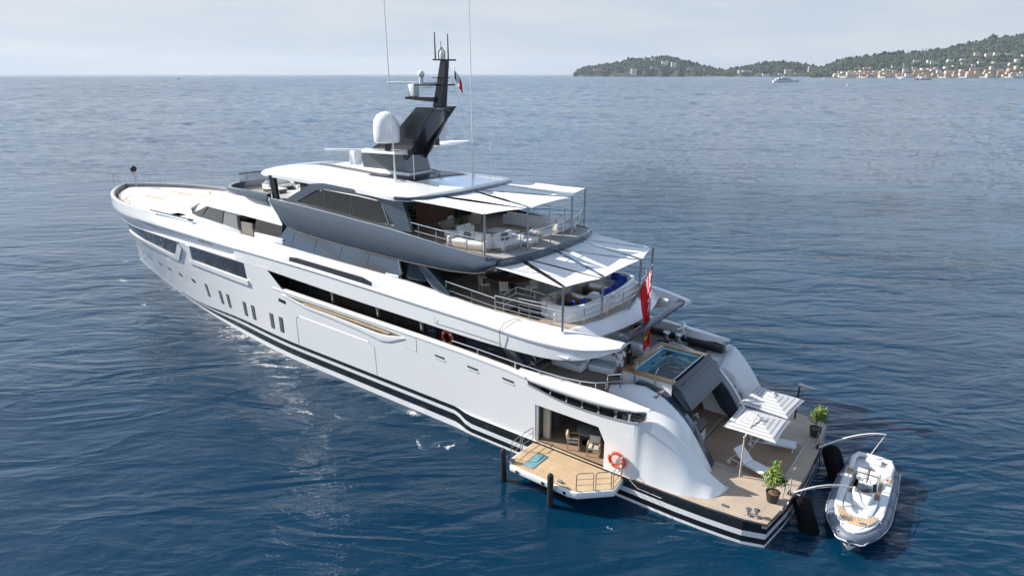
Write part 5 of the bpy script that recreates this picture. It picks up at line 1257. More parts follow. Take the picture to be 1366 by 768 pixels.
def life_ring(loc, axis_rot, label, r=.36):
    t = empty('life_ring', loc); t.rotation_euler = axis_rot; tag(t, label, 'life ring', 'orange life rings')
    q = MB(); n = 28
    q.tube([(r * math.cos(2*math.pi*k/n), 0, r * math.sin(2*math.pi*k/n)) for k in range(n)], .085, 10, closed=True); q.build('ring', M['orange'], t)
    b_ = MB()
    for k in range(4):
        a = R(45 + 90 * k); b_.tube([((r) * math.cos(a + d), 0, r * math.sin(a + d)) for d in (-.10, 0, .10)], .089, 10)
    b_.build('reflective_band', M['whiteflag'], t)
    g = MB(); g.tube([((r + .10) * math.cos(2*math.pi*k/16), 0, (r + .10) * math.sin(2*math.pi*k/16)) for k in range(16)], .012, 4, closed=True); g.build('grab_line', M['rope'], t); return t
life_ring((18.04, 4.47, 4.72), (0, 0, 0), 'orange life ring hung on the dark louvres of the port side deck', .36)
life_ring((6.32, 5.76, 1.95), (R(-4), 0, R(3)), 'orange life ring hung on the white hull beside the balcony', .37)
ln_ = MB(); ln_.tube([(6.15, 5.80, 1.6), (5.2, 5.76, .9), (4.0, 5.78, .9)], .014, 4); ln_.build('hull_line', M['rope'], hull)

# beach club furniture
def tchair(loc, rz, label):
    t = empty('teak_chair', loc, rz); tag(t, label, 'chair', 'teak armchairs in the hull side opening')
    q = MB(); q.box((0, -.02, .42), (.54, .52, .09)); q.build('seat', M['cream'], t, bevel=.03)
    q = MB(); q.box((0, .27, .68), (.54, .09, .40), rx=R(-10)); q.build('backrest', M['cream'], t, bevel=.03)
    q = MB()
    for k in range(4): q.box((0, .325 + k * .016, .52 + k * .1), (.56, .02, .05))
    for s_ in (-1, 1): q.box((s_ * .29, .0, .64), (.06, .58, .04))
    q.build('frame', M['teak_gold'], t, bevel=.005)
    for sx in (-1, 1):
        for sy in (-1, 1):
            l_ = MB(); l_.box((sx * .29, sy * .27, .32), (.05, .05, .64)); l_.build('leg', M['teak_gold'], t)
    return t
rt_ = empty('round_table', (8.75, 4.2, 1.212)); tag(rt_, 'round table with grey stone top inside the hull side opening', 'table')
q = MB(); q.lathe([(.60, .70), (.62, .71), (.62, .74), (.60, .75), (.01, .75)], n=36); q.build('tabletop', M['stone'], rt_)
q = MB(); q.lathe([(.34, 0), (.34, .03), (.08, .06), (.07, .66), (.2, .70)], n=20); q.build('pedestal', M['carbon'], rt_)
tchair((9.15, 5.0, 1.212), R(-62), 'teak armchair left of the round table, seen from its side')
tchair((8.0, 4.95, 1.212), R(200), 'teak armchair in front of the round table, its back to the balcony')
tchair((8.0, 3.55, 1.212), R(240), 'teak armchair behind the round table, mostly hidden by the hull')
bc = empty('bar_counter', (4.6, .95, 1.2)); tag(bc, 'white curved bar counter with a dark band just inside the transom opening', 'bar counter')
pth = [(.42 * math.cos(R(a)) , .62 + .42 * math.sin(R(a))) for a in range(0, 181, 20)] + [(.42 * math.cos(R(a)), -.62 + .42 * math.sin(R(a))) for a in range(180, 361, 20)]
q = MB(); q.prism(pth, 0, .62); q.build('counter_base', M['white'], bc, ang=30)
q = MB(); q.prism([(x * .95, y * .97) for x, y in pth], .62, .90); q.build('counter_band', M['black'], bc, ang=30)
q = MB(); q.prism([(x * 1.04, y * 1.03) for x, y in pth], .90, .95); q.build('countertop', M['stone'], bc, ang=30)
vz = empty('flower_vase', (4.6, .75, 2.15)); tag(vz, 'small vase of white orchids standing on the bar counter', 'vase')
q = MB(); q.lathe([(.05, 0), (.08, .08), (.04, .18), (.05, .2)], n=14); q.build('vase', M['cream'], vz)
q = MB(); rnd = random.Random(4)
for k in range(7): q.tube([(0, 0, .18), (rnd.uniform(-.1, .1), rnd.uniform(-.1, .1), .35), (rnd.uniform(-.2, .2), rnd.uniform(-.2, .2), .5)], .007, 4)
q.build('stem', M['leaf2'], vz)
q = MB()
for k in range(16): q.ball((rnd.uniform(-.2, .2), rnd.uniform(-.2, .2), rnd.uniform(.38, .56)), .045, 6)
q.build('blossom', M['offwhite'], vz)

# flags
fs = MB(); fs.tube([(9.05, 0, 7.1), (8.6, 0, 8.1), (7.86, 0, 9.72)], [.06, .05, .035], 8); fs.ball((7.85, 0, 9.76), .07, 8)
fs.tube([(9.3, .12, 7.1), (8.7, .04, 7.95)], .03, 6); fs.tube([(9.3, -.12, 7.1), (8.7, -.04, 7.95)], .03, 6); fs.build('flagstaff', M['alum'], Y)
def ensign():
    mb = MB(); nu, nv = 34, 22; P = []
    top_, bot = Vector((7.87, 0, 9.62)), Vector((8.52, 0, 8.15))
    for i in range(nu + 1):
        u = i / nu; r_ = []
        for j in range(nv + 1):
            v = j / nv; h_ = top_.lerp(bot, v)
            # cloth gathers under the upper corner and hangs down in folds
            g = 1 - (1 - u) ** 2.2
            xx = lerp(h_.x, 7.86 + .34 * (v - .35), g); yy = .16 * math.sin(v * 9 + u * 3.0) * g + .05 * math.sin(u * 11 + v * 4)
            dz = u * lerp(4.1, 3.2, v) + .12 * math.sin(v * 3.1) * u
            r_.append((xx, yy, h_.z - dz - .0))
        P.append(r_)
    def colr(i, j):
        u, v = (i + .5) / nu, (j + .5) / nv
        if u < .5 and v < .5:
            a, c = u / .5, v / .5
            if abs(a - .5) < .07 or abs(c - .5) < .11: return 0
            if abs(a - .5) < .13 or abs(c - .5) < .20: return 2
            if abs(a - c) < .06 or abs(a - (1 - c)) < .06: return 0
            if abs(a - c) < .16 or abs(a - (1 - c)) < .16: return 2
            return 1
        if math.hypot((u - .76) * 1.5, v - .52) < .15: return 3 if math.hypot((u - .76) * 1.5, v - .52) > .07 else 1
        return 0
    mb.grid(P, mf=colr)
    o = mb.build('ensign_flag', [M['redflag'], M['navyflag'], M['whiteflag'], M['yellow']], None, solid=.006, merge=False)
    tag(o, 'large red ensign with union canton and yellow badge drooping from the stern flagstaff', 'flag')
ensign()
def courtesy():
    mb = MB(); P = []
    for i in range(13):
        u = i / 12; P.append([(21.86 + .10 * math.sin(u * 5) - .25 * u, -1.0 - .28 * u + .05 * math.sin(u * 8 + v * 2), 19.35 - .62 * v - .95 * u * (.7 + .3 * u)) for v in [k / 6 for k in range(7)]])
    mb.grid(P, mf=lambda i, j: 1 if i < 4 else 2 if i < 8 else 0)
    o = mb.build('courtesy_flag', [M['redflag'], M['navyflag'], M['whiteflag']], None, solid=.006)
    tag(o, 'small blue white and red flag flying from the mast halyard', 'flag')
courtesy()

# people on the main deck by the pool
def person(loc, rz, label, joints, shirt_m, short_m, legskin=True, hold=None):
    t = empty('person', loc, rz); tag(t, label, 'person', 'crew standing by the pool')
    J = joints
    def skin(name, V, E_, Rr, m, root=0, sub=2):
        me = bpy.data.meshes.new(name); me.from_pydata([V[k] for k in V], [(list(V).index(a), list(V).index(b_)) for a, b_ in E_], [])
        o = bpy.data.objects.new(name, me); COL.objects.link(o); o.parent = t
        md = o.modifiers.new('skin', 'SKIN'); md.use_smooth_shade = True
        for i, k in enumerate(V):
            sv = me.skin_vertices[0].data[i]; r_ = Rr[k]; sv.radius = r_ if isinstance(r_, tuple) else (r_, r_); sv.use_root = (i == root)
        o.modifiers.new('sub', 'SUBSURF').levels = sub; o.modifiers['sub'].render_levels = sub
        me.materials.append(m); return o
    V = dict(J)
    E_ = [('pel', 'wai'), ('wai', 'che'), ('che', 'nec'), ('nec', 'hea'), ('hea', 'crn'), ('che', 'shl'), ('shl', 'ell'), ('ell', 'wrl'), ('wrl', 'hnl'), ('che', 'shr'), ('shr', 'elr'), ('elr', 'wrr'), ('wrr', 'hnr'),
          ('pel', 'hil'), ('hil', 'knl'), ('knl', 'anl'), ('anl', 'tol'), ('pel', 'hir'), ('hir', 'knr'), ('knr', 'anr'), ('anr', 'tor')]
    Rr = dict(pel=(.15, .11), wai=(.13, .10), che=(.15, .11), nec=.055, hea=(.085, .10), crn=(.075, .09), shl=.062, ell=.043, wrl=.030, hnl=.034, shr=.062, elr=.043, wrr=.030, hnr=.034, hil=.09, knl=.058, anl=.040, tol=.036, hir=.09, knr=.058, anr=.040, tor=.036)
    skin('body', V, E_, Rr, M['skin'])
    sub_ = {k: V[k] for k in ('wai', 'che', 'nec', 'shl', 'ell', 'shr', 'elr', 'pel')}
    def mid(a, b_, f): return tuple(lerp(V[a][k], V[b_][k], f) for k in range(3))
    sub_['ell'] = mid('shl', 'ell', .8); sub_['elr'] = mid('shr', 'elr', .8); sub_['nec'] = mid('che', 'nec', .75)
    skin('shirt', {k: sub_[k] for k in ('pel', 'wai', 'che', 'nec', 'shl', 'ell', 'shr', 'elr')}, [('pel', 'wai'), ('wai', 'che'), ('che', 'nec'), ('che', 'shl'), ('shl', 'ell'), ('che', 'shr'), ('shr', 'elr')], dict(pel=(.17, .13), wai=(.155, .125), che=(.17, .13), nec=.07, shl=.08, ell=.06, shr=.08, elr=.06), shirt_m)
    f = .95 if not legskin else .85
    sh = {'pel': V['pel'], 'hil': V['hil'], 'kl': mid('hil', 'knl', f), 'hir': V['hir'], 'kr': mid('hir', 'knr', f)}
    ed = [('pel', 'hil'), ('hil', 'kl'), ('pel', 'hir'), ('hir', 'kr')]; rr_ = dict(pel=(.16, .13), hil=.108, kl=.085, hir=.108, kr=.085)
    if not legskin:
        sh['al'] = mid('knl', 'anl', .92); sh['ar'] = mid('knr', 'anr', .92); ed += [('kl', 'al'), ('kr', 'ar')]; rr_.update(al=.06, ar=.06)
    skin('shorts' if legskin else 'trousers', sh, ed, rr_, short_m)
    hr = MB(); hx_, hy_, hz2 = V['crn']
    hr.lathe([(.098, -.06), (.106, .0), (.098, .05), (.07, .095), (.03, .115), (.002, .118)], (hx_, hy_ + .012, hz2 + .01), 16); hr.build('hair', M['hair'], t)
    for k in ('l', 'r'):
        s_ = MB(); ax_, tx = V['an' + k], V['to' + k]; s_.tube([(ax_[0], ax_[1] + .06, .05), (ax_[0], ax_[1] - .02, .05), (tx[0], tx[1] - .03, .04)], [.042, .05, .036], 10); s_.build('shoe', M['shoe'], t)
        hn = V['hn' + k]; wr = V['wr' + k]; d = (Vector(hn) - Vector(wr)).normalized(); h_ = MB()
        side = d.cross(Vector((0, 1, 0))).normalized()
        for q_ in range(4):
            b0 = Vector(hn) + side * (q_ - 1.5) * .018 + d * .02; h_.tube([b0, b0 + d * .045, b0 + d * .075 + Vector((0, -.02, 0))], [.0095, .009, .007], 6)
        h_.tube([Vector(wr) + d * .03 + side * .03, Vector(hn) + side * .05 + Vector((0, -.02, 0))], [.011, .008], 6); h_.build('fingers', M['skin'], t)
    fc = MB(); hc = V['hea']; fc.ball((hc[0], hc[1] - .105, hc[2] + .03), .018, 8)
    for s_ in (-1, 1): fc.ball((hc[0] + s_ * .09, hc[1], hc[2] + .03), .024, 8, sz=1.4)
    fc.build('nose_and_ears', M['skin'], t)
    ey = MB()
    for s_ in (-1, 1): ey.ball((hc[0] + s_ * .033, hc[1] - .092, hc[2] + .055), .012, 8)
    ey.box((hc[0], hc[1] - .094, hc[2] - .02), (.045, .01, .01)); ey.build('eyes_and_mouth', M['hair'], t); return t
base = dict(pel=(0, 0, .96), wai=(0, .0, 1.12), che=(0, .01, 1.36), nec=(0, .0, 1.51), hea=(0, -.01, 1.60), crn=(0, 0, 1.69), shl=(.19, .01, 1.42), ell=(.25, .03, 1.14), wrl=(.20, -.16, .98), hnl=(.17, -.22, .95), shr=(-.19, .01, 1.42), elr=(-.26, .03, 1.14), wrr=(-.12, -.19, 1.10), hnr=(-.04, -.22, 1.12), hil=(.10, 0, .90), knl=(.11, -.01, .50), anl=(.11, .02, .09), tol=(.13, -.13, .04), hir=(-.10, 0, .90), knr=(-.11, -.02, .50), anr=(-.12, .02, .09), tor=(-.15, -.13, .04))
person((8.50, 1.72, 4.0), R(15), 'person in white polo shirt and white shorts standing at the pool corner', base, M['shirt'], M['shirt'])
b2 = dict(base); b2.update(elr=(-.28, -.08, 1.18), wrr=(-.10, -.26, 1.14), hnr=(.0, -.29, 1.14))
person((8.60, .55, 4.0), R(120), 'person dressed all in black with one forearm raised, beside the one in white', b2, M['blackcloth'], M['blackcloth'], legskin=False)

# the tender lying behind the platform
td = empty('tender', (-3.15, -.2, 0), R(92)); tag(td, 'grey and white inflatable tender with teak bow deck moored behind the platform', 'boat')
def tw(s):   # half width of the tube centre line along s in [-3.5, 3.5]
    return 1.02 * (1 - clamp((s - .6) / 2.75) ** 2.3) ** .62 if s > .6 else lerp(.93, 1.02, smooth(-3.6, -1, s))
S_ = [-3.45, -3.0, -2.4, -1.6, -.8, 0, .6, 1.2, 1.8, 2.3, 2.7, 3.0, 3.2, 3.3]
ring = [(s, tw(s), .42 + .16 * smooth(0, 3.3, s)) for s in S_] + [(3.36, 0, .60)] + [(s, -tw(s), .42 + .16 * smooth(0, 3.3, s)) for s in reversed(S_)]
q = MB(); q.tube(ring, [.14, .22] + [.27] * (len(ring) - 4) + [.22, .14], 14); q.build('tube', M['tubegrey'], td)
q = MB(); q.tube([(s * 1.0 + (.27 if abs(y) < .4 and s > 3 else 0), y * 1.0 + (.265 if y > 0 else -.265 if y < 0 else 0), z) for s, y, z in ring], .03, 6); q.build('rubbing_strake', M['vinyl'], td)
q = MB()
for s in (-2.6, -1.3, 0.0, 1.3, 2.35):
    for sd in (1, -1):
        z_ = .42 + .16 * smooth(0, 3.3, s); q.tube([(s, tw(s) * sd + .274 * math.cos(R(a_)), z_ + .274 * math.sin(R(a_))) for a_ in range(0, 360, 24)], .012, 4, closed=True)
q.build('tube_seam', M['rubber'], td)
q = MB()
for sd in (1, -1):
    pts = []
    for k in range(33):
        s = lerp(-2.5, 2.2, k / 32); pts.append((s, (tw(s) + .275) * sd, .52 + .16 * smooth(0, 3.3, s) - .10 * abs(math.sin(k / 32 * math.pi * 5))))
    q.tube(pts, .016, 5)
q.build('grab_line', M['rope'], td)
q = MB(); rows = []
for s in S_[1:]:
    w = tw(s) - .08; rows.append([(s, -w, .62 + .14 * smooth(0, 3.3, s)), (s, -w * .8, .30), (s, -w * .5, -.1), (s, 0, -.35 + .5 * smooth(2.2, 3.3, s)), (s, w * .5, -.1), (s, w * .8, .30), (s, w, .62 + .14 * smooth(0, 3.3, s))])
q.loft(rows); q.build('inner_hull', M['white'], td, ang=30)
for (nm_, lo_s, hi_s, ins, z, dz, m_) in (('cockpit_floor', -2.6, 1.9, .40, .60, .05, 'teak_hatch'),):
    q = MB(); P = [(s, tw(s) - ins) for s in (lo_s, -1.6, -.8, 0, .6, 1.2, hi_s)]; q.prism(P + [(x, -y) for x, y in reversed(P)], z, z + dz); q.build(nm_, M[m_], td, smooth=False)
# gunwale, bow deck with teak
q = MB(); g = [(s, tw(s)) for s in S_[1:]]
for sd in (1, -1):
    rows = [[(s, (w - .02) * sd, .66 + .16 * smooth(0, 3.2, s)), (s, (w - .02) * sd, .76 + .16 * smooth(0, 3.2, s)), (s, max(w - .34, 0) * sd, .78 + .16 * smooth(0, 3.2, s)), (s, max(w - .36, 0) * sd, .60)] for s, w in g]; q.loft(rows)
q.build('gunwale', M['white'], td, bevel=.02, ang=40)
q = MB(); P = [(s, max(tw(s) - .20, .02)) for s in (1.95, 2.3, 2.6, 2.85, 3.0, 3.1)]; q.prism(P + [(x, -y) for x, y in reversed(P)], .86, .955); q.build('bow_deck', M['white'], td, smooth=False, bevel=.02)
q = MB(); P = [(1.75, .82), (2.0, .76), (2.3, .66), (2.6, .50), (2.82, .26), (2.86, 0)]; P = P + [(x, -y) for x, y in reversed(P[:-1])] + [(1.75, -.62), (2.1, -.40), (2.2, 0), (2.1, .40), (1.75, .62)]; q.prism(P, .95, .975); q.build('bow_teak', M['teak_gold'], td, smooth=False)
for sd in (1, -1):
    q = MB(); P = [(.3, .66), (1.0, .64), (1.6, .56), (2.0, .34), (2.15, 0), (1.8, 0), (1.65, .16), (1.4, .28), (.9, .34), (.3, .36)]; q.prism([(x, y * sd) for x, y in P], .62, .90); q.build('bow_seat', M['vinyl'], td, bevel=.05)
q = MB(); q.prism([(-3.3, .78), (-2.3, .80), (-1.75, .74), (-1.75, .46), (-2.2, .42), (-2.5, .2), (-2.5, -.2), (-2.2, -.42), (-1.75, -.46), (-1.75, -.74), (-2.3, -.80), (-3.3, -.78)], .62, .92); q.build('aft_bench', M['vinyl'], td, bevel=.06)
q = MB(); q.tube([(-1.7, .80, 1.02), (-2.6, .84, 1.05), (-3.05, .70, 1.06), (-3.15, .3, 1.06), (-3.15, -.3, 1.06), (-3.05, -.70, 1.06), (-2.6, -.84, 1.05), (-1.7, -.80, 1.02)], .12, 10); q.build('bench_back', M['offwhite'], td)
q = MB(); q.box((-3.0, 0, .98), (.75, .72, .22)); q.build('engine_hatch', M['white'], td, bevel=.05)
q = MB(); q.box((-3.35, .52, .86), (.5, .5, .16)); q.box((-3.35, -.52, .86), (.5, .5, .16)); q.build('stern_step', M['white'], td, bevel=.04)
q = MB(); q.loft([[(.95, -.36, .62), (.95, .36, .62), (.95, .30, 1.0), (.95, -.30, 1.0)], [(.5, -.46, .62), (.5, .46, .62), (.5, .42, 1.22), (.5, -.42, 1.22)], [(-.35, -.46, .62), (-.35, .46, .62), (-.35, .44, 1.25), (-.35, -.44, 1.25)]]); q.build('console', M['white'], td, bevel=.05)
q = MB(); q.loft([[(.62, -.36, 1.18), (.62, .36, 1.18), (.62, .35, 1.21), (.62, -.35, 1.21)], [(.02, -.38, 1.30), (.02, .38, 1.30), (.02, .37, 1.33), (.02, -.37, 1.33)]]); q.build('console_hatch', M['greyfab'], td, bevel=.03)
q = MB(); rows = []
for k in range(9):
    a = R(-80 + 160 * k / 8); rows.append([(-.05 + .62 * math.cos(a), .50 * math.sin(a), 1.2), (-.18 + .52 * math.cos(a), .46 * math.sin(a), 1.55)])
q.grid(rows); q.build('windscreen', M['clear'], td, solid=.015)
q = MB(); q.tube([(-.35, -.42, 1.25), (-.4, -.44, 1.62), (-.4, .44, 1.62), (-.35, .42, 1.25)], .03, 6); q.build('console_rail', M['steel'], td)
q = MB(); q.tube([(-.52 , .18 * math.cos(2*math.pi*k/14), 1.16 + .18 * math.sin(2*math.pi*k/14)) for k in range(14)], .018, 6, closed=True); q.bar((-.35, 0, 1.16), (-.52, 0, 1.16), .02); q.build('steering_wheel', M['carbon'], td)
for y in (.26, -.26):
    q = MB(); q.box((-1.05, y, .80), (.5, .46, .40)); q.box((-1.28, y, 1.12), (.14, .46, .42), ry=R(-8)); q.build('helm_seat', M['offwhite'], td, bevel=.05, seg=3)
q = MB(); q.box((3.5, 0, .68), (.34, .16, .10)); q.tube([(3.55, -.09, .62), (3.72, 0, .5), (3.55, .09, .62)], .03, 6); q.build('bow_roller', M['steel'], td)
q = MB()
for y in (.3, -.25): q.box((2.6, y, 1.0), (.10, .26, .05), rz=R(20)); 
for s, y in ((1.9, .92), (1.9, -.92), (-2.2, .93), (-2.2, -.93)): q.box((s, y, .82), (.22, .05, .06))
q.build('deck_cleat', M['steel'], td, bevel=.01)
q = MB()
for sd in (1, -1): q.tube([(-2.0, .98 * sd, .84), (-.9, 1.0 * sd, .92), (.3, 1.0 * sd, .92), (1.2, .95 * sd, .88)], .018, 6)
q.build('grab_rail', M['steel'], td)
q = MB(); q.box((-1.9, -.82, .80), (.8, .26, .03)); q.box((-1.9, .82, .80), (.5, .2, .03)); q.build('teak_step', M['teak_gold'], td)

# ------------------------------------------------------------------ the far shore
CX, CY = -5.7, 29.64
HEAD = -52.7853
def far(b, depth, lat=0.0):
    """a place on the water plane: bearing b in degrees to the right of north-of-frame heading, at a depth along that heading"""
    h = R(HEAD); f_ = Vector((math.cos(h), math.sin(h))); r_ = Vector((f_.y, -f_.x))
    p = Vector((CX, CY)) + f_ * depth + r_ * (depth * math.tan(R(b)) + lat)
    return p.x, p.y
M['wood_far'] = pm('pine_woodland', (.022, .042, .022), .85, var=.55, vscale=.012)
M['scrub'] = pm('scrub_ground', (.045, .055, .032), .95, var=.4, vscale=.02)
M['shorerock'] = pm('shore_rock', (.17, .15, .125), .9, var=.4, vscale=.05)
RID = {'headland': ([(5.15, 8), (5.6, 34), (6.4, 52), (7.2, 60), (7.9, 70), (8.9, 84), (9.7, 100), (10.4, 108), (11.2, 104), (12.1, 117), (12.9, 115), (13.6, 100), (15.1, 66), (16.2, 44), (17.2, 30), (17.8, 14)], 4150, 4600),
       'low_hill': ([(17.0, 20), (18.0, 44), (19.1, 62), (20.3, 76), (21.4, 80), (22.2, 76), (23.4, 58), (24.3, 46), (24.9, 30)], 4050, 4450),
       'town_hill': ([(23.6, 12), (24.4, 44), (25.1, 76), (25.6, 86), (26.6, 100), (27.5, 110), (28.6, 120), (29.8, 124), (31.0, 136), (32.2, 152), (33.4, 176), (34.6, 210), (36.0, 220), (37.5, 232), (40, 240)], 3050, 4000)}
rnd = random.Random(42)
GROUND = {}
for nm_, (prof, d0, d1) in RID.items():
    def hgt(b, f, prof=prof):
        top_ = tab(prof, b); e = smooth(0, 1, f)
        return 3 + top_ * (.18 * f + .82 * f ** (1.25 if nm_ == 'town_hill' else .62)) if f <= 1 else top_ * (1 - (f - 1) * .5)
    def hgt2(b, f, prof=prof, pw=(1.25 if nm_ == 'town_hill' else .62)):
        top_ = tab(prof, b)
        return 2 + top_ * (.18 * min(f, 1) + .82 * min(f, 1) ** pw) - max(f - 1, 0) * top_ * .6
    mb = MB(); rows = []
    b0, b1 = prof[0][0], prof[-1][0]; n = int((b1 - b0) / .18)
    for i in range(n + 1):
        b = lerp(b0, b1, i / n); r_ = []
        x, y = far(b, d0 + 25 * math.sin(b * 5)); r_.append((x, y, -2))
        for k in range(15):
            f = k / 12; x, y = far(b, lerp(d0, d1, f) + 25 * math.sin(b * 5) * (1 - f)); r_.append((x, y, max(hgt2(b, f) + rnd.uniform(-1.5, 1.5) * (f > 0), .5)))
        r_.append((*far(b, d1 + 600), -5))
        rows.append(r_)
    mb.grid(rows, mf=lambda i, j: 1 if j < 1 else 0)
    tag(mb.build(nm_, [M['scrub'], M['shorerock']]), kind='structure')
    GROUND[nm_] = (hgt2, d0, d1)
# woodland: thousands of crowns, reads as one mass
wb_ = MB()
import itertools
ico_v, ico_f = [], []
_bm = bmesh.new(); bmesh.ops.create_icosphere(_bm, subdivisions=1, radius=1); _bm.verts.ensure_lookup_table()
ico_v = [v.co.copy() for v in _bm.verts]; ico_f = [[v.index for v in f.verts] for f in _bm.faces]; _bm.free()
HOUSES = []
def clear_of(x, y, z, r):
    return all((x - a) ** 2 + (y - b_) ** 2 > (r + c) ** 2 for a, b_, c in HOUSES)
def crown_blob(x, y, z, r):
    b = len(wb_.v); sx, sy, sz = r * rnd.uniform(.8, 1.3), r * rnd.uniform(.8, 1.3), r * rnd.uniform(.75, 1.35)
    for v in ico_v:
        j = rnd.uniform(.75, 1.25); wb_.v.append((x + v.x * sx * j, y + v.y * sy * j, z + v.z * sz * j))
    mi = rnd.choice((0, 0, 0, 1, 2))
    for f in ico_f: wb_.f.append(tuple(b + k for k in f)); wb_.m.append(mi)
M['wood_far2'] = pm('light_woodland', (.05, .068, .03), .85, var=.3, vscale=.02)
M['wood_far3'] = pm('dark_woodland', (.012, .026, .016), .85, var=.3, vscale=.02)
WALLS = [pm('cream_plaster', (.62, .54, .42), .85, var=.08, vscale=.3), pm('ochre_plaster', (.60, .42, .24), .85, var=.1, vscale=.3), pm('white_plaster', (.74, .73, .70), .85, var=.04, vscale=.3), pm('pink_plaster', (.60, .40, .32), .85, var=.08, vscale=.3), pm('stone_plaster', (.42, .38, .33), .9, var=.15, vscale=.4)]
WN = ['cream', 'ochre', 'white', 'pinkish', 'grey stone']
ROOF = pm('terracotta_roof', (.30, .15, .095), .9, var=.2, vscale=.4); FLAT = pm('pale_flat_roof', (.55, .53, .49), .9); PANE = pm('house_window', (.05, .06, .07), .3)
def house(nm_, x, y, z, w, d, h, rz, wi, flat, label, group=None):
    mb = MB(); wlm, rfm = 0, 1
    mb.box((0, 0, h / 2 - 3), (w, d, h + 6), m=0)
    if flat: mb.box((0, 0, h + .5), (w + 1, d + 1, 1.2), m=2)
    else:
        e = .8; r_ = [(-w/2 - e, -d/2 - e, h + .02), (w/2 + e, -d/2 - e, h + .02), (w/2 + e, d/2 + e, h + .02), (-w/2 - e, d/2 + e, h + .02), (-w * .22, 0, h + d * .15), (w * .22, 0, h + d * .15)]
        for f in ((0, 1, 5, 4), (1, 2, 5), (2, 3, 4, 5), (3, 0, 4), (0, 3, 2, 1)): mb.face([r_[k] for k in f], 1)
    fl = max(1, int(h / 3.4)); nw = max(2, int(w / 4))
    for k in range(fl):
        for q_ in range(nw):
            cx = -w / 2 + w * (q_ + .5) / nw
            for s_ in (-1, 1): mb.box((cx, s_ * (d / 2 + .03), 1.9 + k * 3.3), (1.3, .1, 1.7), m=3)
    o = mb.build(nm_, [WALLS[wi], ROOF, FLAT, PANE], None, smooth=False, merge=False)
    o.location = (x, y, z); o.rotation_euler = (0, 0, rz); tag(o, label, 'house', group); HOUSES.append((x, y, max(w, d) * .5)); return o
face = R(HEAD) + R(90)
# landmark buildings of the wooded headland
hg, d0, d1 = GROUND['headland']
for b, f, w, d, h, wi, flat, l in [(10.05, .03, 34, 18, 34, 2, 1, 'tall white block with a flat cap standing at the headland waterline'), (7.1, .38, 52, 16, 11, 3, 0, 'long low building with a dull red roof on the left of the headland'), (12.5, .48, 40, 16, 20, 2, 1, 'white villa among trees below the headland summit'), (13.2, .40, 30, 15, 24, 2, 1, 'white square villa right of the summit of the headland'), (11.6, .30, 34, 14, 8, 4, 1, 'low grey villa under the headland summit trees'), (11.55, .86, 30, 10, 14, 0, 0, 'cream villa on the skyline of the headland'), (10.9, .92, 14, 10, 22, 2, 1, 'narrow white tower house on the headland skyline'), (9.1, .04, 60, 8, 7, 3, 0, 'low pinkish boathouse left of the tall white block'), (14.5, .30, 34, 14, 11, 0, 0, 'cream villa low on the right flank of the headland'), (15.6, .45, 16, 10, 9, 1, 0, 'small ochre house at the right foot of the headland'), (6.0, .05, 60, 6, 6, 4, 1, 'grey stone sea wall house at the tip of the headland')]:
    x, y = far(b, lerp(d0, d1, f) - 8); house('shore_villa', x, y, hg(b, f) - 1, w, d, h, face, wi, flat, l, 'villas on the wooded headland')
hg, d0, d1 = GROUND['low_hill']
for b, f, w, d, h, wi, flat, l in [(18.9, .30, 60, 12, 9, 2, 1, 'long white villa halfway up the low hill'), (18.3, .18, 14, 12, 20, 2, 0, 'small white tower house left of the long white villa'), (20.3, .02, 40, 12, 9, 2, 1, 'low white pavilion on the shore below the low hill'), (21.9, .12, 40, 14, 20, 0, 0, 'large cream house above the anchored motor yacht'), (21.4, .03, 30, 12, 9, 0, 0, 'cream house on the shore behind the motor yacht bow'), (22.8, .05, 70, 12, 10, 0, 1, 'row of cream shore buildings right of the large cream house'), (23.5, .25, 34, 14, 34, 4, 1, 'grey stone building with a tree-topped roof on the shore'), (24.3, .08, 20, 12, 22, 3, 0, 'narrow pinkish house between the low hill and the town')]:
    x, y = far(b, lerp(d0, d1, f) - 8); house('shore_villa', x, y, hg(b, f) - 1, w, d, h, face, wi, flat, l, 'villas under the low hill')
hg, d0, d1 = GROUND['town_hill']
ORD = ['1st', '2nd', '3rd'] + ['%dth' % k for k in range(4, 60)]
def rowof(n, b0, b1, f0, f1, w0, w1, h0, h1, place, group, wl_, flatp, seed):
    rn = random.Random(seed)
    for k in range(n):
        b = lerp(b0, b1, (k + rn.uniform(.2, .8)) / n); f = rn.uniform(f0, f1); wi = rn.choice(wl_); flat = rn.random() < flatp
        w, h = rn.uniform(w0, w1), rn.uniform(h0, h1)
        x, y = far(b, lerp(d0, d1, f) + 25 * math.sin(b * 5) * (1 - f) - 4)
        house('town_house', x, y, hg(b, f) - 1, w, rn.uniform(9, 14), h, face + rn.uniform(-.3, .3), wi, flat, '%s %s-roofed house, %s from left %s' % (WN[wi], 'flat' if flat else 'terracotta', ORD[k], place), group)
rowof(30, 25.2, 37.6, .015, .03, 20, 42, 8, 14, 'on the town waterfront', 'houses on the town waterfront', (0, 0, 1, 2, 3), .35, 1)
rowof(30, 25.0, 37.8, .07, .11, 18, 36, 10, 17, 'in the row behind the waterfront', 'houses in the second row of the town', (0, 1, 1, 3, 2, 0), .25, 2)
rowof(28, 25.6, 37.8, .15, .22, 16, 34, 9, 16, 'in the third row uphill', 'houses in the third row of the town', (0, 1, 2, 3, 0), .2, 3)
rowof(24, 25.3, 37.6, .27, .40, 16, 32, 9, 14, 'among the trees above the town', 'houses among trees above the town', (0, 2, 2, 4, 1), .4, 4)
rowof(11, 30.0, 37.4, .46, .62, 20, 40, 10, 17, 'high on the wooded hillside', 'villas high on the hillside', (2, 0, 0), .5, 5)
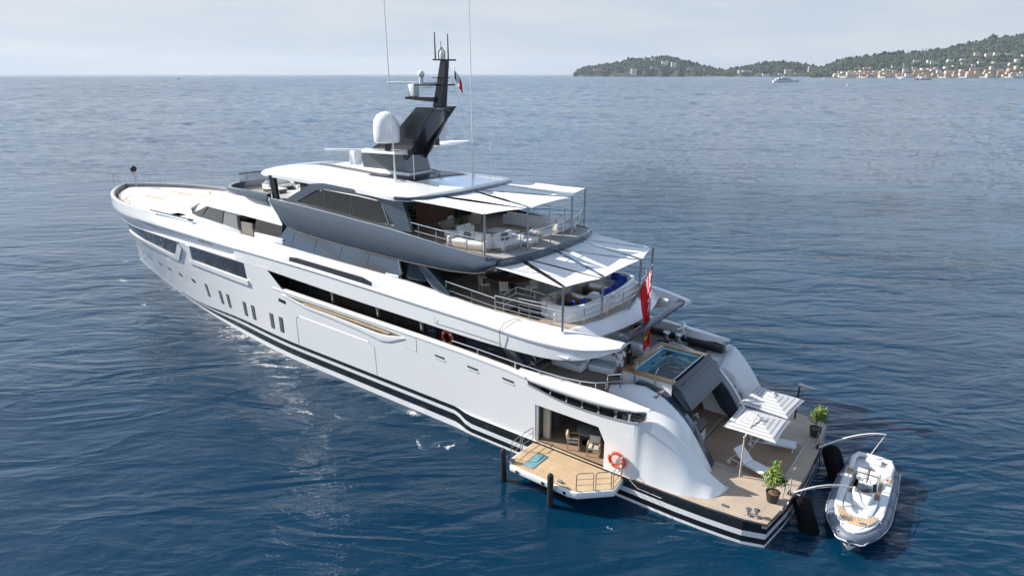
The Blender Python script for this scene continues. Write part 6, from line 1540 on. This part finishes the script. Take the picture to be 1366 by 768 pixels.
for nm_, (hg, d0, d1) in GROUND.items():
    prof = RID[nm_][0]; b0, b1 = prof[0][0], prof[-1][0]; cnt = {'headland': 2500, 'low_hill': 1300, 'town_hill': 4600}[nm_]
    for k in range(cnt):
        b = rnd.uniform(b0, b1); f = rnd.random() ** .9 * 1.04 + .012; x, y = far(b, lerp(d0, d1, f)); r = rnd.choice((3.2, 4, 5, 5.5, 6.5, 8.5)) * rnd.uniform(.8, 1.15) * (1.0 if f > .1 else .7)
        if nm_ == 'town_hill' and f < .30 and rnd.random() < (.62 if f < .16 else .30): continue
        z = hg(b, f)
        if not clear_of(x, y, z, r * .5): continue
        if any((x - a) ** 2 + (y - c) ** 2 < (w_ + 20) ** 2 and 0 < (a - x) * math.cos(R(HEAD)) + (c - y) * math.sin(R(HEAD)) < 60 for a, c, w_ in HOUSES): r *= .4
        crown_blob(x, y, z + r * .55, r)
    # umbrella pines along the skyline
    for k in range(int((b1 - b0) * 5)):
        b = rnd.uniform(b0, b1); x, y = far(b, d1 - rnd.uniform(0, 60)); r = rnd.uniform(6, 11); crown_blob(x, y, hg(b, 1) + r * rnd.uniform(.4, 1.1), r)
tag(wb_.build('woodland', [M['wood_far'], M['wood_far2'], M['wood_far3']], None, smooth=True, merge=False, ang=180), 'dense dark green woodland covering the far headland and hills', 'woodland', kind='stuff')
# sea wall along the town
sw = MB(); rows = []
for k in range(60):
    b = lerp(25.0, 39.0, k / 59); x0, y0 = far(b, 3040 + 25 * math.sin(b * 5)); x1, y1 = far(b, 3046 + 25 * math.sin(b * 5)); rows.append([(x0, y0, -1), (x0, y0, 4.5), (x1, y1, 4.5), (x1, y1, -1)])
sw.loft(rows); o = sw.build('sea_wall', pm('pale_sea_wall', (.50, .48, .45), .9, var=.15, vscale=.1), None, smooth=False); tag(o, 'long pale sea wall running along the town waterfront', 'sea wall')
# cranes on the ridge
for i, (b, d, h, j, l) in enumerate([(29.95, 3700, 40, 24, 'faint tower crane on the ridge, left of a pair'), (30.85, 3700, 44, 30, 'faint tower crane on the ridge, right of a pair'), (25.9, 3750, 26, 26, 'faint tower crane above the left end of the town hill')]):
    x, y = far(b, d); z = GROUND['town_hill'][0](b, .75); t = empty('tower_crane', (x, y, z), R(HEAD) + R(90)); tag(t, l, 'crane', 'tower cranes on the far ridge')
    q = MB(); q.box((0, 0, h / 2), (1.6, 1.6, h)); q.build('mast', M['carbon2'], t); q = MB(); q.box((j * .25, 0, h + .5), (j * 1.5, 1.2, 1.3)); q.box((-j * .45, 0, h - 1), (4, 2, 3)); q.box((0, 0, h + 2), (1.2, 1.2, 5)); q.build('jib', M['carbon2'], t)

# ------------------------------------------------------------------ boats at anchor
def far_yacht(nm_, b, d, L_, label, rz):
    x, y = far(b, d); t = empty(nm_, (x, y, 0), R(HEAD) + R(90) + rz); tag(t, label, 'yacht')
    q = MB(); rows = []
    for s in (-.5, -.49, -.3, 0, .25, .38, .46, .5):
        w = .095 * L_ * (1 - clamp((s - .1) / .4) ** 2) if s > .1 else .095 * L_; w = max(w, .01); zt = L_ * (.075 + .035 * smooth(0, .5, s)); xs = s * L_
        rows.append([(xs - .03 * L_ * (s > .4), -w * .7, -1), (xs, -w, zt), (xs, w, zt), (xs - .03 * L_ * (s > .4), w * .7, -1)])
    q.loft(rows); q.build('hull', M['white'], t, ang=30)
    for k, (s0, s1, z0, h) in enumerate(((-.42, .26, .075, .05), (-.34, .14, .125, .045), (-.2, .05, .17, .03))):
        q = MB(); w = L_ * (.075 - .012 * k); q.loft([[(s0 * L_, -w, z0 * L_), (s0 * L_, w, z0 * L_), (s0 * L_, w, (z0 + h) * L_), (s0 * L_, -w, (z0 + h) * L_)], [(s1 * L_, -w, z0 * L_), (s1 * L_, w, z0 * L_), ((s1 - .06) * L_, w, (z0 + h) * L_), ((s1 - .06) * L_, -w, (z0 + h) * L_)]]); q.build('deckhouse', M['white'], t, smooth=False)
        if k < 2:
            q = MB(); 
            for sd in (1, -1): q.box(((s0 + s1 - .05) / 2 * L_, sd * (w + .05), (z0 + h * .55) * L_), ((s1 - s0 - .1) * L_, .1, h * .42 * L_))
            q.build('window_band', M['glass'], t, smooth=False)
    q = MB(); q.bar((-.1 * L_, 0, .2 * L_), (-.14 * L_, 0, .27 * L_), .012 * L_, 6); q.build('mast', M['white'], t)
far_yacht('motor_yacht', 21.85, 1480, 56, 'white motor yacht lying broadside off the low hill', R(178))
def sailboat(b, d, L_, mh, label, rz, hullm='white'):
    x, y = far(b, d); t = empty('sailing_yacht', (x, y, 0), R(HEAD) + R(90) + rz); tag(t, label, 'sailing boat', 'sailing boats at anchor')
    q = MB(); rows = []
    for s in (-.5, -.35, 0, .3, .45, .5):
        w = max(.13 * L_ * (1 - abs(s * 2) ** 2.4 * (1 if s > 0 else .4)), .01); rows.append([(s * L_, -w * .6, -.5), (s * L_, -w, L_ * .085), (s * L_, w, L_ * .085), (s * L_, w * .6, -.5)])
    q.loft(rows); q.build('hull', M[hullm], t, ang=30)
    q = MB(); q.box((-.02 * L_, 0, L_ * .11), (.4 * L_, .14 * L_, .07 * L_)); q.build('cabin', M['white'], t, bevel=.1)
    q = MB(); q.tube([(.06 * L_, 0, L_ * .08), (.06 * L_, 0, mh)], [mh * .012, mh * .007], 6); q.bar((.06 * L_, 0, L_ * .2), (-.38 * L_, 0, L_ * .2), mh * .012, 6); q.bar((.49 * L_, 0, L_ * .09), (.06 * L_, 0, mh * .97), mh * .0025, 4); q.build('mast', M['white'], t)
sailboat(29.55, 2050, 27, 52, 'sailing yacht with a tall white mast anchored off the town', R(150))
sailboat(24.45, 2500, 15, 18, 'small sailing boat seen end-on right of the motor yacht', R(80))
x, y = far(31.0, 2050); t = empty('workboat', (x, y, 0), R(HEAD) + R(90)); tag(t, 'long low dark boat with a white wheelhouse off the town', 'boat')
q = MB(); q.loft([[(s * 44, -w, -1), (s * 44, -w - .5, 3.2 + 1.2 * (abs(s) > .4)), (s * 44, w + .5, 3.2 + 1.2 * (abs(s) > .4)), (s * 44, w, -1)] for s, w in ((-.5, 2), (-.42, 3.5), (0, 4), (.35, 3.5), (.5, .3))]); q.build('hull', M['carbon'], t, smooth=False)
q = MB(); q.box((3, 0, 4.6), (15, 5, 3)); q.box((6, 0, 7), (6, 4, 2.2)); q.build('wheelhouse', M['white'], t, bevel=.2)
x, y = far(-25.95, 2280); t = empty('fishing_boat', (x, y, 0), R(HEAD) + R(90)); tag(t, 'tiny dark boat alone near the horizon on the left', 'boat')
q = MB(); q.loft([[(s * 16, -w, -.5), (s * 16, -w - .3, 1.8), (s * 16, w + .3, 1.8), (s * 16, w, -.5)] for s, w in ((-.5, 1.5), (0, 2), (.4, 1.4), (.5, .1))]); q.build('hull', M['carbon'], t, smooth=False)
q = MB(); q.box((-1, 0, 2.7), (5, 2.6, 1.8)); q.build('wheelhouse', M['carbon2'], t, bevel=.1)
x, y = far(26.15, 1080); q = MB(); q.lathe([(.4, -.4), (1.5, .1), (1.6, .7), (1.0, 1.4), (.3, 1.8), (.2, 2.8), (.02, 2.9)], n=14); o = q.build('mooring_buoy', M['white'], None); o.location = (x, y, 0); tag(o, 'small white buoy floating alone on the right of the bay', 'buoy')

# ------------------------------------------------------------------ foam on the water beside the hull
fm = bpy.data.materials.new('sea_foam'); fm.use_nodes = True
t = fm.node_tree; b = t.nodes['Principled BSDF']; b.inputs['Base Color'].default_value = (.75, .79, .82, 1); b.inputs['Roughness'].default_value = .7
co = N(t, 'ShaderNodeTexCoord'); at = N(t, 'ShaderNodeAttribute', attribute_name='dens'); 
n1 = N(t, 'ShaderNodeTexNoise', i_Scale=5.0, i_Detail=8.0, i_Roughness=.72, i_Distortion=1.6); t.links.new(co.outputs['Object'], n1.inputs['Vector'])
vo = N(t, 'ShaderNodeTexVoronoi', feature='DISTANCE_TO_EDGE', i_Scale=2.3); t.links.new(n1.outputs['Color'], vo.inputs['Vector'])
n2 = N(t, 'ShaderNodeMath', operation='ADD'); t.links.new(n1.outputs['Fac'], n2.inputs[0]); t.links.new(at.outputs['Fac'], n2.inputs[1])
mr = N(t, 'ShaderNodeMapRange', i_1=.98, i_2=1.16); t.links.new(n2.outputs[0], mr.inputs[0]); t.links.new(mr.outputs[0], b.inputs['Alpha'])
def foam(pts_fn, nu, nv, dens_fn, name='sea_foam'):
    mb = MB(); rows = [[(*pts_fn(i / nu, j / nv), .025) for j in range(nv + 1)] for i in range(nu + 1)]; mb.grid(rows)
    return mb, [[dens_fn(i / nu, j / nv) for j in range(nv + 1)] for i in range(nu + 1)]
fmb = MB(); dens = []
def addf(cx, cy, rx, ry, fn, n=22):
    for i in range(n + 1):
        for j in range(n + 1): dens.append(fn(i / n * 2 - 1, j / n * 2 - 1))
    fmb.grid([[(cx + (i / n * 2 - 1) * rx, cy + (j / n * 2 - 1) * ry, .03) for j in range(n + 1)] for i in range(n + 1)])
def ringf(u, v):
    r = math.hypot(u, v); th = math.atan2(v, u); rr2 = .74 + .10 * math.sin(3 * th + 1) + .05 * math.sin(7 * th)
    return .30 * (1 + .5 * math.sin(2 * th + .6)) * max(0, 1 - abs(r - rr2) / .25) + .44 * max(0, 1 - (r / .95) ** 1.6)
addf(16.2, 7.6, 1.35, 1.25, ringf)
addf(19.6, 6.2, 1.7, .9, lambda u, v: .66 * max(0, 1 - math.hypot(u, v * 1.1 + .3)))
addf(22.8, 8.9, 1.5, .5, lambda u, v: .56 * max(0, 1 - math.hypot(u, v)) )
addf(5.4, 8.0, .8, .6, lambda u, v: .52 * max(0, 1 - math.hypot(u, v)))
addf(60.5, 4.6, 4.5, 1.6, lambda u, v: .56 * max(0, 1 - math.hypot(u, v)))
addf(67.4, 1.3, 1.6, 1.6, lambda u, v: .56 * max(0, 1 - math.hypot(u, v)))
addf(51.8, 6.6, 1.6, .8, lambda u, v: .56 * max(0, 1 - math.hypot(u, v)))
fo_ = fmb.build('sea_foam', fm, None, smooth=False, merge=False)
att = fo_.data.attributes.new('dens', 'FLOAT', 'POINT')
for i, d in enumerate(dens): att.data[i].value = d
tag(fo_, 'white broken foam floating beside the port hull', 'foam', kind='stuff')

# ------------------------------------------------------------------ air: pale even haze over the bay
hm = bpy.data.materials.new('sea_haze'); hm.use_nodes = True
t = hm.node_tree; t.nodes.clear()
pv = N(t, 'ShaderNodeVolumePrincipled', i_Density=0.000042, i_Anisotropy=0.2); pv.inputs['Color'].default_value = (.78, .88, 1.0, 1)
ou = N(t, 'ShaderNodeOutputMaterial'); t.links.new(pv.outputs[0], ou.inputs['Volume'])
q = MB(); q.box((0, 0, 150), (22400, 22400, 330 - 0)); hz_o = q.build('haze', hm, None, smooth=False); hz_o.location = (0, 0, -0)
tag(hz_o, 'pale blue sea haze over the whole bay', 'haze', kind='stuff')
